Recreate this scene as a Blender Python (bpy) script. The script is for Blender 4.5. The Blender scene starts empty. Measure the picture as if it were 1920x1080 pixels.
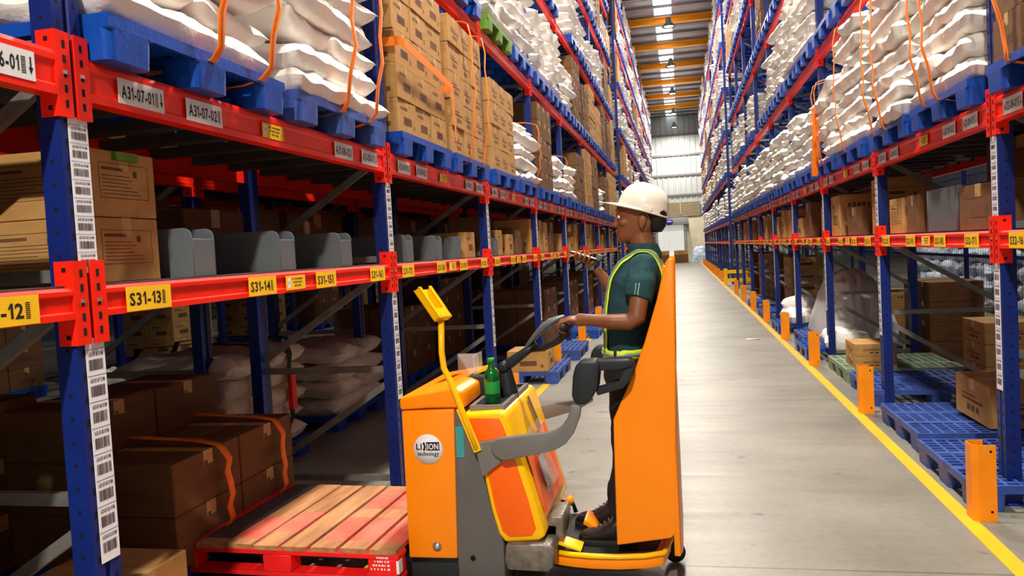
import bpy, bmesh, math, random
import numpy as np
from mathutils import Vector, Matrix, noise
random.seed(7)
R = math.radians
scene = bpy.context.scene
col = scene.collection

# ---------------------------------------------------------------- camera
F_PX, YAW, PITCH, ROLL, CAM_H = 1498.2, 0.2104, 0.0448, -0.0542, 1.5976
FW = Vector((-math.sin(YAW)*math.cos(PITCH), math.cos(YAW)*math.cos(PITCH), -math.sin(PITCH)))
_r = Vector((math.cos(YAW), math.sin(YAW), 0)); _u = _r.cross(FW)
RT = _r*math.cos(ROLL)+_u*math.sin(ROLL); UP = -_r*math.sin(ROLL)+_u*math.cos(ROLL)
CP = Vector((0, 0, CAM_H))
cd = bpy.data.cameras.new('camera'); cam = bpy.data.objects.new('camera', cd); col.objects.link(cam)
cd.sensor_width = 36.0; cd.lens = F_PX/1920*36.0; cd.clip_start = .05; cd.clip_end = 300
cam.matrix_world = Matrix(((RT.x, UP.x, -FW.x, 0), (RT.y, UP.y, -FW.y, 0), (RT.z, UP.z, -FW.z, CAM_H), (0, 0, 0, 1)))
scene.camera = cam
def proj(x, y, z):
    d = Vector((x, y, z-CAM_H)); k = d.dot(FW)
    if k < .05: return None
    return 960+F_PX*d.dot(RT)/k, 540-F_PX*d.dot(UP)/k
def T(px, py, Y):
    """a point of the real scene at depth Y, from the survey of the photograph"""
    d = FW+RT*((px-960)/F_PX)+UP*((540-py)/F_PX); t = Y/d.y
    return d.x*t, CAM_H+d.z*t
def TX(px, py, X):
    d = FW+RT*((px-960)/F_PX)+UP*((540-py)/F_PX); t = X/d.x
    return d.y*t, CAM_H+d.z*t

# ---------------------------------------------------------------- light and exposure
scene.view_settings.view_transform = 'Standard'
scene.view_settings.look = 'None'
scene.view_settings.exposure = -0.12
scene.view_settings.gamma = 1.0
scene.view_settings.use_curve_mapping = False
w = bpy.data.worlds.new('hall_air'); scene.world = w; w.use_nodes = True
w.node_tree.nodes['Background'].inputs[0].default_value = (.75, .85, 1, 1)
w.node_tree.nodes['Background'].inputs[1].default_value = .012
LAMP_W, LAMP_SIDE_W = 620, 240
LAMPS = [(-.1, -4.2, 7.4, 1500), (-.1, 4.9, 8.6, 800), (-.1, 11.0, 9.4, 640)]
LAMPS += [(-.1, y, 11.0, p) for y, p in ((17, 620), (23, 620), (29, 620), (36, 620), (44, 620), (52, 620), (60, 800), (67, 900))]
LAMPS += [(-6.3, y, 10.5, 70) for y in (4, 11, 19, 30, 44)]
LAMPS += [(5.2, y, 8.5, LAMP_SIDE_W) for y in (5, 11, 18, 27, 40)]
for i, (x, y, z, p) in enumerate(LAMPS):
    l = bpy.data.lights.new('high_bay_light', 'AREA'); l.shape = 'DISK'; l.size = .34; l.energy = p
    l.color = (1, .93, .82)
    o = bpy.data.objects.new('high_bay_light', l); col.objects.link(o); o.location = (x, y, z-.2)

# ---------------------------------------------------------------- materials
def mat(name, c, rough=.5, metal=0, var=.12, vs=6, bump=0, bs=40, spec=.28, emit=0, trans=0, alpha=1, stretch=(1, 1, 1), coords='Object', c2=None):
    m = bpy.data.materials.new(name); m.use_nodes = True; nt = m.node_tree; b = nt.nodes['Principled BSDF']
    b.inputs['Roughness'].default_value = rough; b.inputs['Metallic'].default_value = metal
    b.inputs['Specular IOR Level'].default_value = spec
    tc = nt.nodes.new('ShaderNodeTexCoord'); mp = nt.nodes.new('ShaderNodeMapping'); mp.inputs['Scale'].default_value = stretch
    nt.links.new(tc.outputs[coords], mp.inputs[0])
    if var > 0 or c2:
        n = nt.nodes.new('ShaderNodeTexNoise'); n.inputs['Scale'].default_value = vs; n.inputs['Detail'].default_value = 5
        nt.links.new(mp.outputs[0], n.inputs[0])
        r = nt.nodes.new('ShaderNodeValToRGB'); r.color_ramp.elements[0].position = .3; r.color_ramp.elements[1].position = .7
        lo = c2 or tuple(max(0, k*(1-var)) for k in c); hi = c if c2 else tuple(min(1, k*(1+var)) for k in c)
        r.color_ramp.elements[0].color = (*lo, 1); r.color_ramp.elements[1].color = (*hi, 1)
        nt.links.new(n.outputs['Fac'], r.inputs[0]); nt.links.new(r.outputs[0], b.inputs['Base Color'])
    else: b.inputs['Base Color'].default_value = (*c, 1)
    if bump:
        n2 = nt.nodes.new('ShaderNodeTexNoise'); n2.inputs['Scale'].default_value = bs; n2.inputs['Detail'].default_value = 4
        nt.links.new(mp.outputs[0], n2.inputs[0]); bp = nt.nodes.new('ShaderNodeBump'); bp.inputs['Strength'].default_value = bump; bp.inputs['Distance'].default_value = .02
        nt.links.new(n2.outputs['Fac'], bp.inputs['Height']); nt.links.new(bp.outputs[0], b.inputs['Normal'])
    if emit: b.inputs['Emission Color'].default_value = (*c, 1); b.inputs['Emission Strength'].default_value = emit
    if trans: b.inputs['Transmission Weight'].default_value = trans
    if alpha < 1: b.inputs['Alpha'].default_value = alpha
    return m
M = {}
M['red'] = mat('beam_red', (.90, .018, .004), .36, var=.12, vs=3)
M['navy'] = mat('upright_blue', (.005, .017, .145), .4, var=.2, vs=4)
M['hole'] = mat('dark_hole', (.004, .004, .006), .9, var=0)
M['galv'] = mat('galvanised_steel', (.22, .215, .20), .45, .5, var=.2, vs=10)
M['white'] = mat('label_white', (.78, .77, .78), .55, var=.04)
M['yel'] = mat('label_yellow', (.95, .55, .01), .5, var=.05)
M['ink'] = mat('black_ink', (.012, .012, .014), .6, var=0)
M['inkg'] = mat('barcode_ink', (.10, .06, .09), .6, var=0)
M['rule'] = mat('blue_rule', (.12, .2, .55), .6, var=0)
M['pblue'] = mat('pallet_blue', (.004, .055, .34), .38, var=.22, vs=5, bump=.1)
M['pblue2'] = mat('pallet_faded_blue', (.035, .075, .30), .5, var=.35, vs=7, bump=.1)
M['pgreen'] = mat('pallet_green', (.10, .22, .02), .5, var=.2)
M['pgrey'] = mat('pallet_grey_green', (.22, .30, .20), .6, var=.25)
M['sack'] = mat('woven_sack_white', (.90, .86, .80), .5, var=.06, vs=3, bump=.55, bs=16)
M['sackg'] = mat('woven_sack_cream', (.72, .64, .56), .6, var=.1, vs=3, bump=.5, bs=14)
M['bulk'] = mat('blue_white_bag', (.80, .84, .88), .4, var=0, vs=5, bump=.6, bs=9, c2=(.16, .30, .48))
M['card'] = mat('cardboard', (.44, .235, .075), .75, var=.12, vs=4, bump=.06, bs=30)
M['card2'] = mat('cardboard_shaded', (.15, .070, .026), .8, var=.14, vs=4, bump=.06, bs=30)  # darkened copy of cardboard: under-rack shade put into the colour, also plain darker cartons
M['print'] = mat('carton_print', (.14, .06, .03), .8, var=.1)
M['tape'] = mat('packing_tape', (.50, .30, .11), .3, var=.05)
M['strap'] = mat('strap_orange', (.95, .20, .01), .5, var=.12, vs=20)
M['strapk'] = mat('strap_black', (.02, .025, .025), .6, var=.1)
M['bin'] = mat('bin_grey', (.105, .12, .128), .5, var=.06)
M['orange'] = mat('guard_orange', (.95, .28, .005), .38, var=.10, vs=5)
M['tor'] = mat('truck_orange', (.96, .25, .003), .30, var=.05, vs=3)
M['tyel'] = mat('truck_yellow', (.98, .50, .003), .30, var=.07, vs=3)
M['tred'] = mat('truck_deep_orange', (.95, .13, .003), .32, var=.05, vs=3)
M['tgrey'] = mat('truck_grey', (.115, .105, .10), .42, .1, var=.1, vs=4)
M['tsil'] = mat('truck_arm_grey', (.20, .19, .18), .35, .3, var=.08, vs=4)
M['cast'] = mat('cast_metal', (.22, .19, .16), .45, .6, var=.3, vs=20, bump=.2)
M['black'] = mat('black_plastic', (.018, .021, .025), .38, var=.15, vs=8)
M['hgrey'] = mat('handle_grey', (.10, .11, .12), .45, var=.1)
M['rubber'] = mat('rubber', (.015, .015, .015), .6, var=.1)
M['wood'] = mat('pallet_wood', (.58, .28, .12), .7, var=0, vs=3, bump=.25, bs=20, stretch=(6, .8, 6), c2=(.30, .12, .05))
M['woodp'] = mat('pallet_pink_wood', (.76, .22, .14), .65, var=0, vs=2.2, bump=.2, bs=20, stretch=(2, 1.6, 6), c2=(.60, .06, .035))
M['pred'] = mat('pallet_red', (.80, .012, .012), .5, var=.12, vs=6)
M['clear'] = mat('clear_plastic', (.75, .75, .72), .25, var=0, alpha=.28)
M['wrap'] = mat('plastic_sheet', (.62, .62, .60), .3, var=.1, bump=.7, bs=7)
M['skin'] = mat('skin', (.20, .068, .026), .45, var=.08, vs=14, spec=.4)
M['hair'] = mat('hair', (.012, .009, .008), .6, var=.1)
M['teal'] = mat('shirt_teal', (.013, .055, .065), .8, var=.12, vs=9, bump=.35, bs=9)
M['tealL'] = mat('shirt_stripe', (.20, .30, .32), .6, var=.05)
M['pants'] = mat('trousers_black', (.010, .011, .014), .8, var=.15, bump=.3, bs=10)
M['lime'] = mat('hi_vis_lime', (.72, .88, .04), .55, var=.06, vs=30)
M['helmet'] = mat('helmet_white', (.80, .74, .63), .28, var=.02, vs=4)
M['leather'] = mat('shoe_leather', (.016, .013, .012), .3, var=.2)
M['glass'] = mat('green_glass', (.01, .30, .045), .05, var=0, trans=.75)
M['liq'] = mat('bottle_cap_green', (.02, .28, .05), .4, var=0)
M['paper'] = mat('paper_teal', (.05, .30, .30), .6, var=.1)
M['steel'] = mat('steel', (.55, .53, .5), .3, .8, var=.05)
M['line'] = mat('floor_paint_yellow', (.84, .40, .01), .45, var=.10, vs=2)
M['wall'] = mat('metal_cladding', (.50, .53, .52), .5, .1, var=.06, vs=.8)
M['walld'] = mat('dark_cladding', (.035, .05, .09), .6, .1, var=.1)
M['ceil'] = mat('roof_sheet', (.55, .55, .56), .5, .2, var=.1, vs=.5)
M['girder'] = mat('girder_yellow', (.95, .42, .01), .4, var=.05)
M['girdg'] = mat('purlin_grey', (.22, .20, .21), .5, var=.05)
M['sky'] = mat('daylight_panel', (.92, .96, 1), .4, var=0, emit=3.2)
M['lampe'] = mat('lamp_face', (1, .95, .86), .4, var=0, emit=18)
M['louvre'] = mat('beige_louvre', (.42, .33, .20), .6, var=.08)
M['dock'] = mat('dock_frame', (.33, .35, .36), .5, var=.05)
M['dockw'] = mat('dock_curtain', (.90, .92, .90), .5, var=.04, vs=.8, emit=.35)  # daylight behind the strips is put in as the curtain's own emission
M['pale'] = mat('pale_wall', (.80, .72, .55), .6, var=.1, vs=2)
M['purple'] = mat('sign_purple', (.12, .08, .55), .5, var=.03)
M['deck'] = mat('shelf_deck', (.07, .055, .05), .8, var=.2)

def floor_mat():
    m = bpy.data.materials.new('polished_concrete'); m.use_nodes = True; nt = m.node_tree; b = nt.nodes['Principled BSDF']; L = nt.links.new
    tc = nt.nodes.new('ShaderNodeTexCoord')
    def nz(s, d=6, sc=(1, 1, 1)):
        mp = nt.nodes.new('ShaderNodeMapping'); mp.inputs['Scale'].default_value = sc; L(tc.outputs['Object'], mp.inputs[0])
        n = nt.nodes.new('ShaderNodeTexNoise'); n.inputs['Scale'].default_value = s; n.inputs['Detail'].default_value = d; L(mp.outputs[0], n.inputs[0]); return n
    a = nz(.9); r = nt.nodes.new('ShaderNodeValToRGB'); L(a.outputs['Fac'], r.inputs[0])
    r.color_ramp.elements[0].position = .32; r.color_ramp.elements[0].color = (.155, .143, .115, 1)
    r.color_ramp.elements[1].position = .68; r.color_ramp.elements[1].color = (.255, .238, .198, 1)
    s = nz(4.5, 2, (1, 1.6, 1)); r2 = nt.nodes.new('ShaderNodeValToRGB'); L(s.outputs['Fac'], r2.inputs[0])   # scuffs
    r2.color_ramp.elements[0].position = .27; r2.color_ramp.elements[0].color = (.45, .43, .42, 1)
    r2.color_ramp.elements[1].position = .32; r2.color_ramp.elements[1].color = (1, 1, 1, 1)
    mx = nt.nodes.new('ShaderNodeMix'); mx.data_type = 'RGBA'; mx.blend_type = 'MULTIPLY'; mx.inputs[0].default_value = 1
    L(r.outputs[0], mx.inputs[6]); L(r2.outputs[0], mx.inputs[7])
    g = nz(22, 5); r3 = nt.nodes.new('ShaderNodeValToRGB'); L(g.outputs['Fac'], r3.inputs[0])
    r3.color_ramp.elements[0].position = .3; r3.color_ramp.elements[0].color = (.86, .86, .86, 1); r3.color_ramp.elements[1].position = .6
    mx2 = nt.nodes.new('ShaderNodeMix'); mx2.data_type = 'RGBA'; mx2.blend_type = 'MULTIPLY'; mx2.inputs[0].default_value = 1
    L(mx.outputs[2], mx2.inputs[6]); L(r3.outputs[0], mx2.inputs[7])
    br = nt.nodes.new('ShaderNodeTexBrick'); mp = nt.nodes.new('ShaderNodeMapping'); mp.inputs['Location'].default_value = (2.1, .23, 0); L(tc.outputs['Object'], mp.inputs[0]); L(mp.outputs[0], br.inputs[0])
    br.offset = 0; br.inputs['Scale'].default_value = 1; br.inputs['Mortar Size'].default_value = .006; br.inputs['Brick Width'].default_value = 4.2; br.inputs['Row Height'].default_value = 4.2
    br.inputs['Color1'].default_value = br.inputs['Color2'].default_value = (1, 1, 1, 1); br.inputs['Mortar'].default_value = (.45, .42, .4, 1)
    mx3 = nt.nodes.new('ShaderNodeMix'); mx3.data_type = 'RGBA'; mx3.blend_type = 'MULTIPLY'; mx3.inputs[0].default_value = 1
    L(mx2.outputs[2], mx3.inputs[6]); L(br.outputs[0], mx3.inputs[7]); L(mx3.outputs[2], b.inputs['Base Color'])
    rr = nt.nodes.new('ShaderNodeMapRange'); rr.inputs['To Min'].default_value = .30; rr.inputs['To Max'].default_value = .55
    q = nz(3, 4, (.25, 3, 1)); L(q.outputs['Fac'], rr.inputs[0]); L(rr.outputs[0], b.inputs['Roughness'])
    return m
M['floor'] = floor_mat()

# ---------------------------------------------------------------- mesh helpers
def link(o, parent=None):
    col.objects.link(o)
    if parent: o.parent = parent
    return o
def tag(o, label, cat, group=None, kind=None):
    if label: o['label'] = label
    if cat: o['category'] = cat
    if group: o['group'] = group
    if kind: o['kind'] = kind
    return o
def empty(name, loc=(0, 0, 0), rz=0, label=None, cat=None, group=None):
    o = bpy.data.objects.new(name, None); o.location = loc; o.rotation_euler.z = rz; o.empty_display_size = .1; col.objects.link(o)
    return tag(o, label, cat, group)
class MB:
    def __init__(s): s.v = []; s.f = []; s.m = []; s.s = []
    def add(s, vs, fs, mi=0, sm=False):
        b = len(s.v); s.v += [tuple(v) for v in vs]
        for f in fs: s.f.append(tuple(b+i for i in f)); s.m.append(mi); s.s.append(sm)
        return s
    def box(s, x0, x1, y0, y1, z0, z1, mi=0):
        return s.add([(x0, y0, z0), (x1, y0, z0), (x1, y1, z0), (x0, y1, z0), (x0, y0, z1), (x1, y0, z1), (x1, y1, z1), (x0, y1, z1)],
                     [(0, 3, 2, 1), (4, 5, 6, 7), (0, 1, 5, 4), (1, 2, 6, 5), (2, 3, 7, 6), (3, 0, 4, 7)], mi)
    def bar(s, p, q, w, h, mi=0, up=(0, 0, 1)):
        p = Vector(p); q = Vector(q); d = (q-p).normalized(); u = Vector(up)
        if abs(d.dot(u)) > .98: u = Vector((1, 0, 0))
        a = d.cross(u).normalized()*w/2; b = a.cross(d).normalized()*h/2
        vs = [p-a-b, p+a-b, p+a+b, p-a+b, q-a-b, q+a-b, q+a+b, q-a+b]
        return s.add(vs, [(0, 3, 2, 1), (4, 5, 6, 7), (0, 1, 5, 4), (1, 2, 6, 5), (2, 3, 7, 6), (3, 0, 4, 7)], mi)
    def prism(s, poly, y0, y1, mi=0, sm=False):       # poly of (x, z), extruded along y
        n = len(poly); vs = [(x, y0, z) for x, z in poly]+[(x, y1, z) for x, z in poly]
        s.add(vs, [tuple(range(n)), tuple(reversed(range(n, 2*n)))], mi)
        b = len(s.v)-2*n
        for i in range(n):
            j = (i+1) % n; s.f.append((b+i, b+n+i, b+n+j, b+j)); s.m.append(mi); s.s.append(sm)
        return s
    def prismz(s, poly, z0, z1, mi=0):
        n = len(poly); vs = [(x, y, z0) for x, y in poly]+[(x, y, z1) for x, y in poly]; b = len(s.v)
        s.add(vs, [tuple(reversed(range(n))), tuple(range(n, 2*n))], mi)
        for i in range(n):
            j = (i+1) % n; s.f.append((b+i, b+j, b+n+j, b+n+i)); s.m.append(mi); s.s.append(False)
        return s
    def rings(s, rs, mi=0, sm=True, caps=True):
        b = len(s.v); k = len(rs[0])
        for r in rs: s.v += [tuple(p) for p in r]
        for i in range(len(rs)-1):
            for j in range(k):
                a = b+i*k+j; c = b+i*k+(j+1) % k; s.f.append((a, c, c+k, a+k)); s.m.append(mi); s.s.append(sm)
        if caps:
            s.f.append(tuple(b+j for j in reversed(range(k)))); s.m.append(mi); s.s.append(sm)
            s.f.append(tuple(b+(len(rs)-1)*k+j for j in range(k))); s.m.append(mi); s.s.append(sm)
        return s
    def tube(s, pts, r, k=10, mi=0, ry=None):
        pts = [Vector(p) for p in pts]; rs = []; rad = r if isinstance(r, (list, tuple)) else [r]*len(pts)
        d0 = (pts[1]-pts[0]).normalized(); n = Vector((0, 0, 1)) if abs(d0.z) < .9 else Vector((0, 1, 0))
        for i, p in enumerate(pts):
            d = ((pts[min(i+1, len(pts)-1)]-pts[max(i-1, 0)])).normalized(); n = (n-d*n.dot(d)).normalized(); b = d.cross(n)
            rr = rad[i]; ra, rb = rr if isinstance(rr, tuple) else (rr, rr)
            rs.append([p+n*ra*math.cos(t)+b*rb*math.sin(t) for t in [2*math.pi*j/k for j in range(k)]])
        return s.rings(rs, mi)
    def lathe(s, prof, c, k=24, mi=0, axis='z'):
        rs = []
        for r, h in prof:
            ring = []
            for j in range(k):
                t = 2*math.pi*j/k; a, b = r*math.cos(t), r*math.sin(t)
                ring.append((c[0]+a, c[1]+b, c[2]+h) if axis == 'z' else ((c[0]+a, c[1]+h, c[2]-b) if axis == 'y' else (c[0]+h, c[1]+a, c[2]+b)))
            rs.append(ring)
        return s.rings(rs, mi)
    def ell(s, c, r, k=14, m=9, mi=0, rot=None):
        rs = []
        for i in range(m+1):
            ph = -math.pi/2+math.pi*(i+.02)/(m+.04); z = math.sin(ph); q = math.cos(ph); ring = []
            for j in range(k):
                t = 2*math.pi*j/k; v = Vector((r[0]*q*math.cos(t), r[1]*q*math.sin(t), r[2]*z))
                if rot: v = rot @ v
                ring.append(Vector(c)+v)
            rs.append(ring)
        return s.rings(rs, mi)
    def mesh(s, name, mats, bevel=0, seg=2):
        me = bpy.data.meshes.new(name); me.from_pydata(s.v, [], s.f)
        for m in (mats if isinstance(mats, (list, tuple)) else [mats]): me.materials.append(M[m])
        me.polygons.foreach_set('material_index', s.m); me.polygons.foreach_set('use_smooth', s.s)
        if bevel:
            bm = bmesh.new(); bm.from_mesh(me); bmesh.ops.recalc_face_normals(bm, faces=bm.faces)
            es = [e for e in bm.edges if len(e.link_faces) == 2 and e.calc_face_angle(0) > .45]
            bmesh.ops.bevel(bm, geom=es, offset=bevel, segments=seg, affect='EDGES', profile=.5, clamp_overlap=True)
            for f in bm.faces: f.smooth = True
            bm.to_mesh(me); bm.free()
            me.set_sharp_from_angle(angle=R(38))
        me.update(); return me
    def build(s, name, mats, parent=None, bevel=0, seg=2):
        return link(bpy.data.objects.new(name, s.mesh(name, mats, bevel, seg)), parent)
def arc(cx, cz, r, a0, a1, n=6):
    return [(cx+r*math.cos(R(a0+(a1-a0)*i/n)), cz+r*math.sin(R(a0+(a1-a0)*i/n))) for i in range(n+1)]

# lettering: glyph outlines gathered once, laid out by hand
GL = {}
def make_glyphs():
    for ch in 'ASLIONtechnolgy0123456789-RVM':
        cu = bpy.data.curves.new('g', 'FONT'); cu.body = ch; cu.size = 1; cu.offset = .026; cu.resolution_u = 2
        o = bpy.data.objects.new('g', cu); col.objects.link(o); GL[ch] = o
    bpy.context.view_layer.update(); dg = bpy.context.evaluated_depsgraph_get()
    for ch, o in list(GL.items()):
        me = o.evaluated_get(dg).to_mesh(); vs = [v.co.copy() for v in me.vertices]; fs = [tuple(p.vertices) for p in me.polygons]
        o.evaluated_get(dg).to_mesh_clear(); cu = o.data; bpy.data.objects.remove(o); bpy.data.curves.remove(cu)
        x0 = min(v.x for v in vs); x1 = max(v.x for v in vs)
        GL[ch] = ([(v.x-x0, v.y) for v in vs], fs, x1-x0)
make_glyphs()
GL['1'] = ([(0, .48), (.16, .73), (.29, .73), (.29, 0), (.15, 0), (.15, .55), (.05, .42)], [(0, 6, 5, 1), (5, 4, 3, 2, 1)], .29)
def text_width(t, gap=.09): return sum((.3 if c == ' ' else GL[c][2])+gap for c in t)-gap
def text(mb, t, org, ax, ay, h, width=None, mi=1, gap=.09):
    """lettering t, lower-left corner org, reading along ax, upright along ay, cap height h"""
    org = Vector(org); ax = Vector(ax); ay = Vector(ay); s = h/.73; wd = text_width(t, gap)*s; sx = s*(width/wd if width else 1); x = 0
    for c in t:
        if c == ' ': x += (.3+gap)*sx; continue
        vs, fs, wd = GL[c]; mb.add([org+ax*(x+v[0]*sx)+ay*(v[1]*s) for v in vs], fs, mi); x += (wd+gap)*sx
def bars(mb, org, ax, ay, wd, ht, n, mi, rng):
    org = Vector(org); ax = Vector(ax); ay = Vector(ay); x = 0; k = wd/n
    for i in range(n):
        b = k*rng.choice((.35, .55, .75)); a = org+ax*(i*k); mb.add([a, a+ax*b, a+ax*b+ay*ht, a+ay*ht], [(0, 1, 2, 3)], mi)

# ---------------------------------------------------------------- merging many copies into one mesh
def template(me):
    n = len(me.vertices); v = np.empty(n*3, np.float32); me.vertices.foreach_get('co', v); v = v.reshape(-1, 3)
    lt = np.empty(len(me.polygons), np.int32); me.polygons.foreach_get('loop_total', lt)
    li = np.empty(len(me.loops), np.int32); me.loops.foreach_get('vertex_index', li)
    mi = np.empty(len(me.polygons), np.int32); me.polygons.foreach_get('material_index', mi)
    sm = np.empty(len(me.polygons), bool); me.polygons.foreach_get('use_smooth', sm)
    return v, lt, li, mi, sm, [m for m in me.materials]
class Heap:
    def __init__(s): s.parts = []; s.mats = []
    def add(s, tpl, mw):
        a = np.array(mw, dtype=np.float32); v = tpl[0] @ a[:3, :3].T+a[:3, 3]
        for m in tpl[5]:
            if m not in s.mats: s.mats.append(m)
        rm = np.array([s.mats.index(m) for m in tpl[5]], np.int32)
        s.parts.append((v, tpl[1], tpl[2], rm[tpl[3]], tpl[4]))
    def build(s, name, parent=None):
        if not s.parts: return None
        me = bpy.data.meshes.new(name); off = 0; lis = []
        for p in s.parts: lis.append(p[2]+off); off += len(p[0])
        V = np.concatenate([p[0] for p in s.parts]); LT = np.concatenate([p[1] for p in s.parts]); LI = np.concatenate(lis)
        me.vertices.add(len(V)); me.vertices.foreach_set('co', V.ravel()); me.loops.add(len(LI)); me.loops.foreach_set('vertex_index', LI)
        me.polygons.add(len(LT)); me.polygons.foreach_set('loop_start', np.concatenate([[0], np.cumsum(LT)[:-1]]).astype(np.int32))
        me.polygons.foreach_set('loop_total', LT)
        me.polygons.foreach_set('material_index', np.concatenate([p[3] for p in s.parts])); me.polygons.foreach_set('use_smooth', np.concatenate([p[4] for p in s.parts]))
        for m in s.mats: me.materials.append(m)
        me.update(calc_edges=True); return link(bpy.data.objects.new(name, me), parent)
def TRS(loc, rz=0, sc=(1, 1, 1), rx=0, ry=0):
    return Matrix.Translation(loc) @ Matrix.Rotation(rz, 4, 'Z') @ Matrix.Rotation(ry, 4, 'Y') @ Matrix.Rotation(rx, 4, 'X') @ Matrix.Diagonal((*sc, 1))
def in_view(x0, x1, y0, y1, z0, z1, m=90):
    pr = [proj(x, y, z) for x in (x0, x1) for y in (y0, y1) for z in (z0, z1)]
    if any(q is None for q in pr): return any(q and -m < q[0] < 1920+m and -m < q[1] < 1080+m for q in pr) or y1 > .3
    xs = [q[0] for q in pr]; ys = [q[1] for q in pr]
    return max(xs) > -m and min(xs) < 1920+m and max(ys) > -m and min(ys) < 1080+m

# ---------------------------------------------------------------- the hall
def struct(name, mb, mats, **k): return tag(mb.build(name, mats, **k), None, None, None, 'structure')
HX0, HX1, HY0, HY1, HZ = -15.5, 13, -9, 70, 12.4
struct('floor', MB().box(HX0, HX1, HY0, HY1, -.2, 0), 'floor')
mb = MB()
x = HX0
while x < HX1:                                                  # ribbed cladding of the end wall
    mb.prismz([(x, HY1), (x+.25, HY1), (x+.29, HY1-.05), (x+.41, HY1-.05), (x+.45, HY1), (x+.45, HY1+.1), (x, HY1+.1)], 0, HZ+.3); x += .45
struct('wall_end', mb, 'wall')
for nm, x0, x1 in (('wall_left', HX0-.1, HX0), ('wall_right', HX1, HX1+.1)):
    mb = MB().box(x0, x1, HY0, HY1, 0, HZ+.3); xx = x1 if x0 < 0 else x0; z = .6; sg = 1 if x0 < 0 else -1
    while z < HZ: mb.box(min(xx, xx+sg*.06), max(xx, xx+sg*.06), HY0, HY1, z, z+.14); z += .42
    struct(nm, mb, 'walld')
struct('wall_back', MB().box(HX0, HX1, HY0-.1, HY0, 0, HZ+.3), 'wall')
mb = MB(); y = HY0
while y < HY1:                                                  # ribbed roof sheets, either side of the daylight strip
    for a, b in ((HX0, -.75), (.05, HX1)): mb.box(a, b, y, y+.62, HZ, HZ+.1); mb.box(a, b, y+.62, y+.8, HZ+.05, HZ+.1)
    y += .8
struct('ceiling', mb, 'ceil')
y = HY0; mb = MB()
while y < HY1: mb.box(-.75, .05, y, y+.62, HZ+.01, HZ+.06); y += .8
struct('window_1', mb, 'sky')
mb = MB(); y = HY0
while y < HY1: mb.box(HX0, HX1, y, y+.09, HZ-.12, HZ-.01); y += 1.6
struct('trim_1', mb, 'girdg')
for i in range(9):
    y = 24.4+i*4.9
    if y > 66: break
    g = MB().box(HX0, HX1, y-.17, y+.17, HZ-.42, HZ-.39).box(HX0, HX1, y-.015, y+.015, HZ-.4, HZ-.15).box(HX0, HX1, y-.17, y+.17, HZ-.15, HZ-.125)
    tag(g.build('trim_%d' % (i+2), 'girder'), None, None, None, 'structure')
mb = MB()
for z in (3.9, 5.6, 7.3, 9.0, 10.7): mb.box(HX0, HX1, HY1-.14, HY1-.05, z, z+.16)
for x in (-3.6, 3.0): mb.box(x, x+.25, HY1-.3, HY1-.05, 0, HZ)
struct('trim_20', mb, 'girdg')
# beige louvres and pale panel above and beside the dock
for i, (x0, x1) in enumerate(((-1.65, .05), (.15, 1.75), (-3.4, -1.75))):
    mb = MB(); z = 3.85
    while z < 5.0: mb.box(x0, x1, HY1-.2, HY1-.12, z, z+.1); z += .14
    mb.box(x0, x1, HY1-.13, HY1-.1, 3.85, 5.05)
    struct('window_%d' % (i+2), mb, 'louvre')
struct('trim_21', MB().box(-5, 3.2, HY1-.12, HY1-.06, .0, 3.75), 'pale')
# dock door: frame with header, white curtain, round sign
d = MB().box(-2.05, -1.85, HY1-.7, HY1-.1, 0, 3.4).box(.3, .5, HY1-.7, HY1-.1, 0, 3.4).box(-2.15, .7, HY1-.9, HY1-.1, 3.15, 3.75).build('door_1', 'dock', bevel=.02)
tag(d, None, None, None, 'structure')
mb = MB()
for i in range(11): mb.box(-1.85+i*.195, -1.85+i*.195+.2, HY1-.3+.02*(i % 2), HY1-.28+.02*(i % 2), .02, 3.14)
mb.build('strip_curtain', 'dockw', d)
mb = MB().lathe([(.30, -.94), (.30, -.9)], (-.85, HY1, 3.45), 24, 0, 'y').box(-1.05, -.65, HY1-.945, HY1-.94, 3.42, 3.48, 1)
mb.build('round_sign', ['purple', 'white'], d)
# yellow lines painted on the floor
for nm, xx in (('trim_22', -1.64), ('trim_23', 1.47)):
    struct(nm, MB().box(xx-.045, xx+.045, HY0+1, 66, .0005, .003), 'line')
for i, (x, y, z, p) in enumerate(LAMPS):
    if not in_view(x-.4, x+.4, y-.4, y+.4, z, z+.5): continue
    t = empty('high_bay_lamp', (x, y, z), 0, 'round high bay lamp hanging from the roof %s' % ('above the main aisle' if abs(x) < 1 else 'beyond the racks'), 'lamp', 'high bay lamps under the roof')
    MB().lathe([(.02, .45), (.1, .42), (.13, .2), (.30, .02), (.30, 0), (.27, -.01), (.12, .18), (.02, .19)], (0, 0, 0)).build('housing', 'hgrey', t)
    MB().lathe([(.01, .02), (.18, .02), (.18, .03), (.01, .03)], (0, 0, 0)).build('lamp_face', 'lampe', t)
    MB().box(-.01, .01, -.01, .01, .44, HZ-z).build('hanger', 'steel', t)

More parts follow.
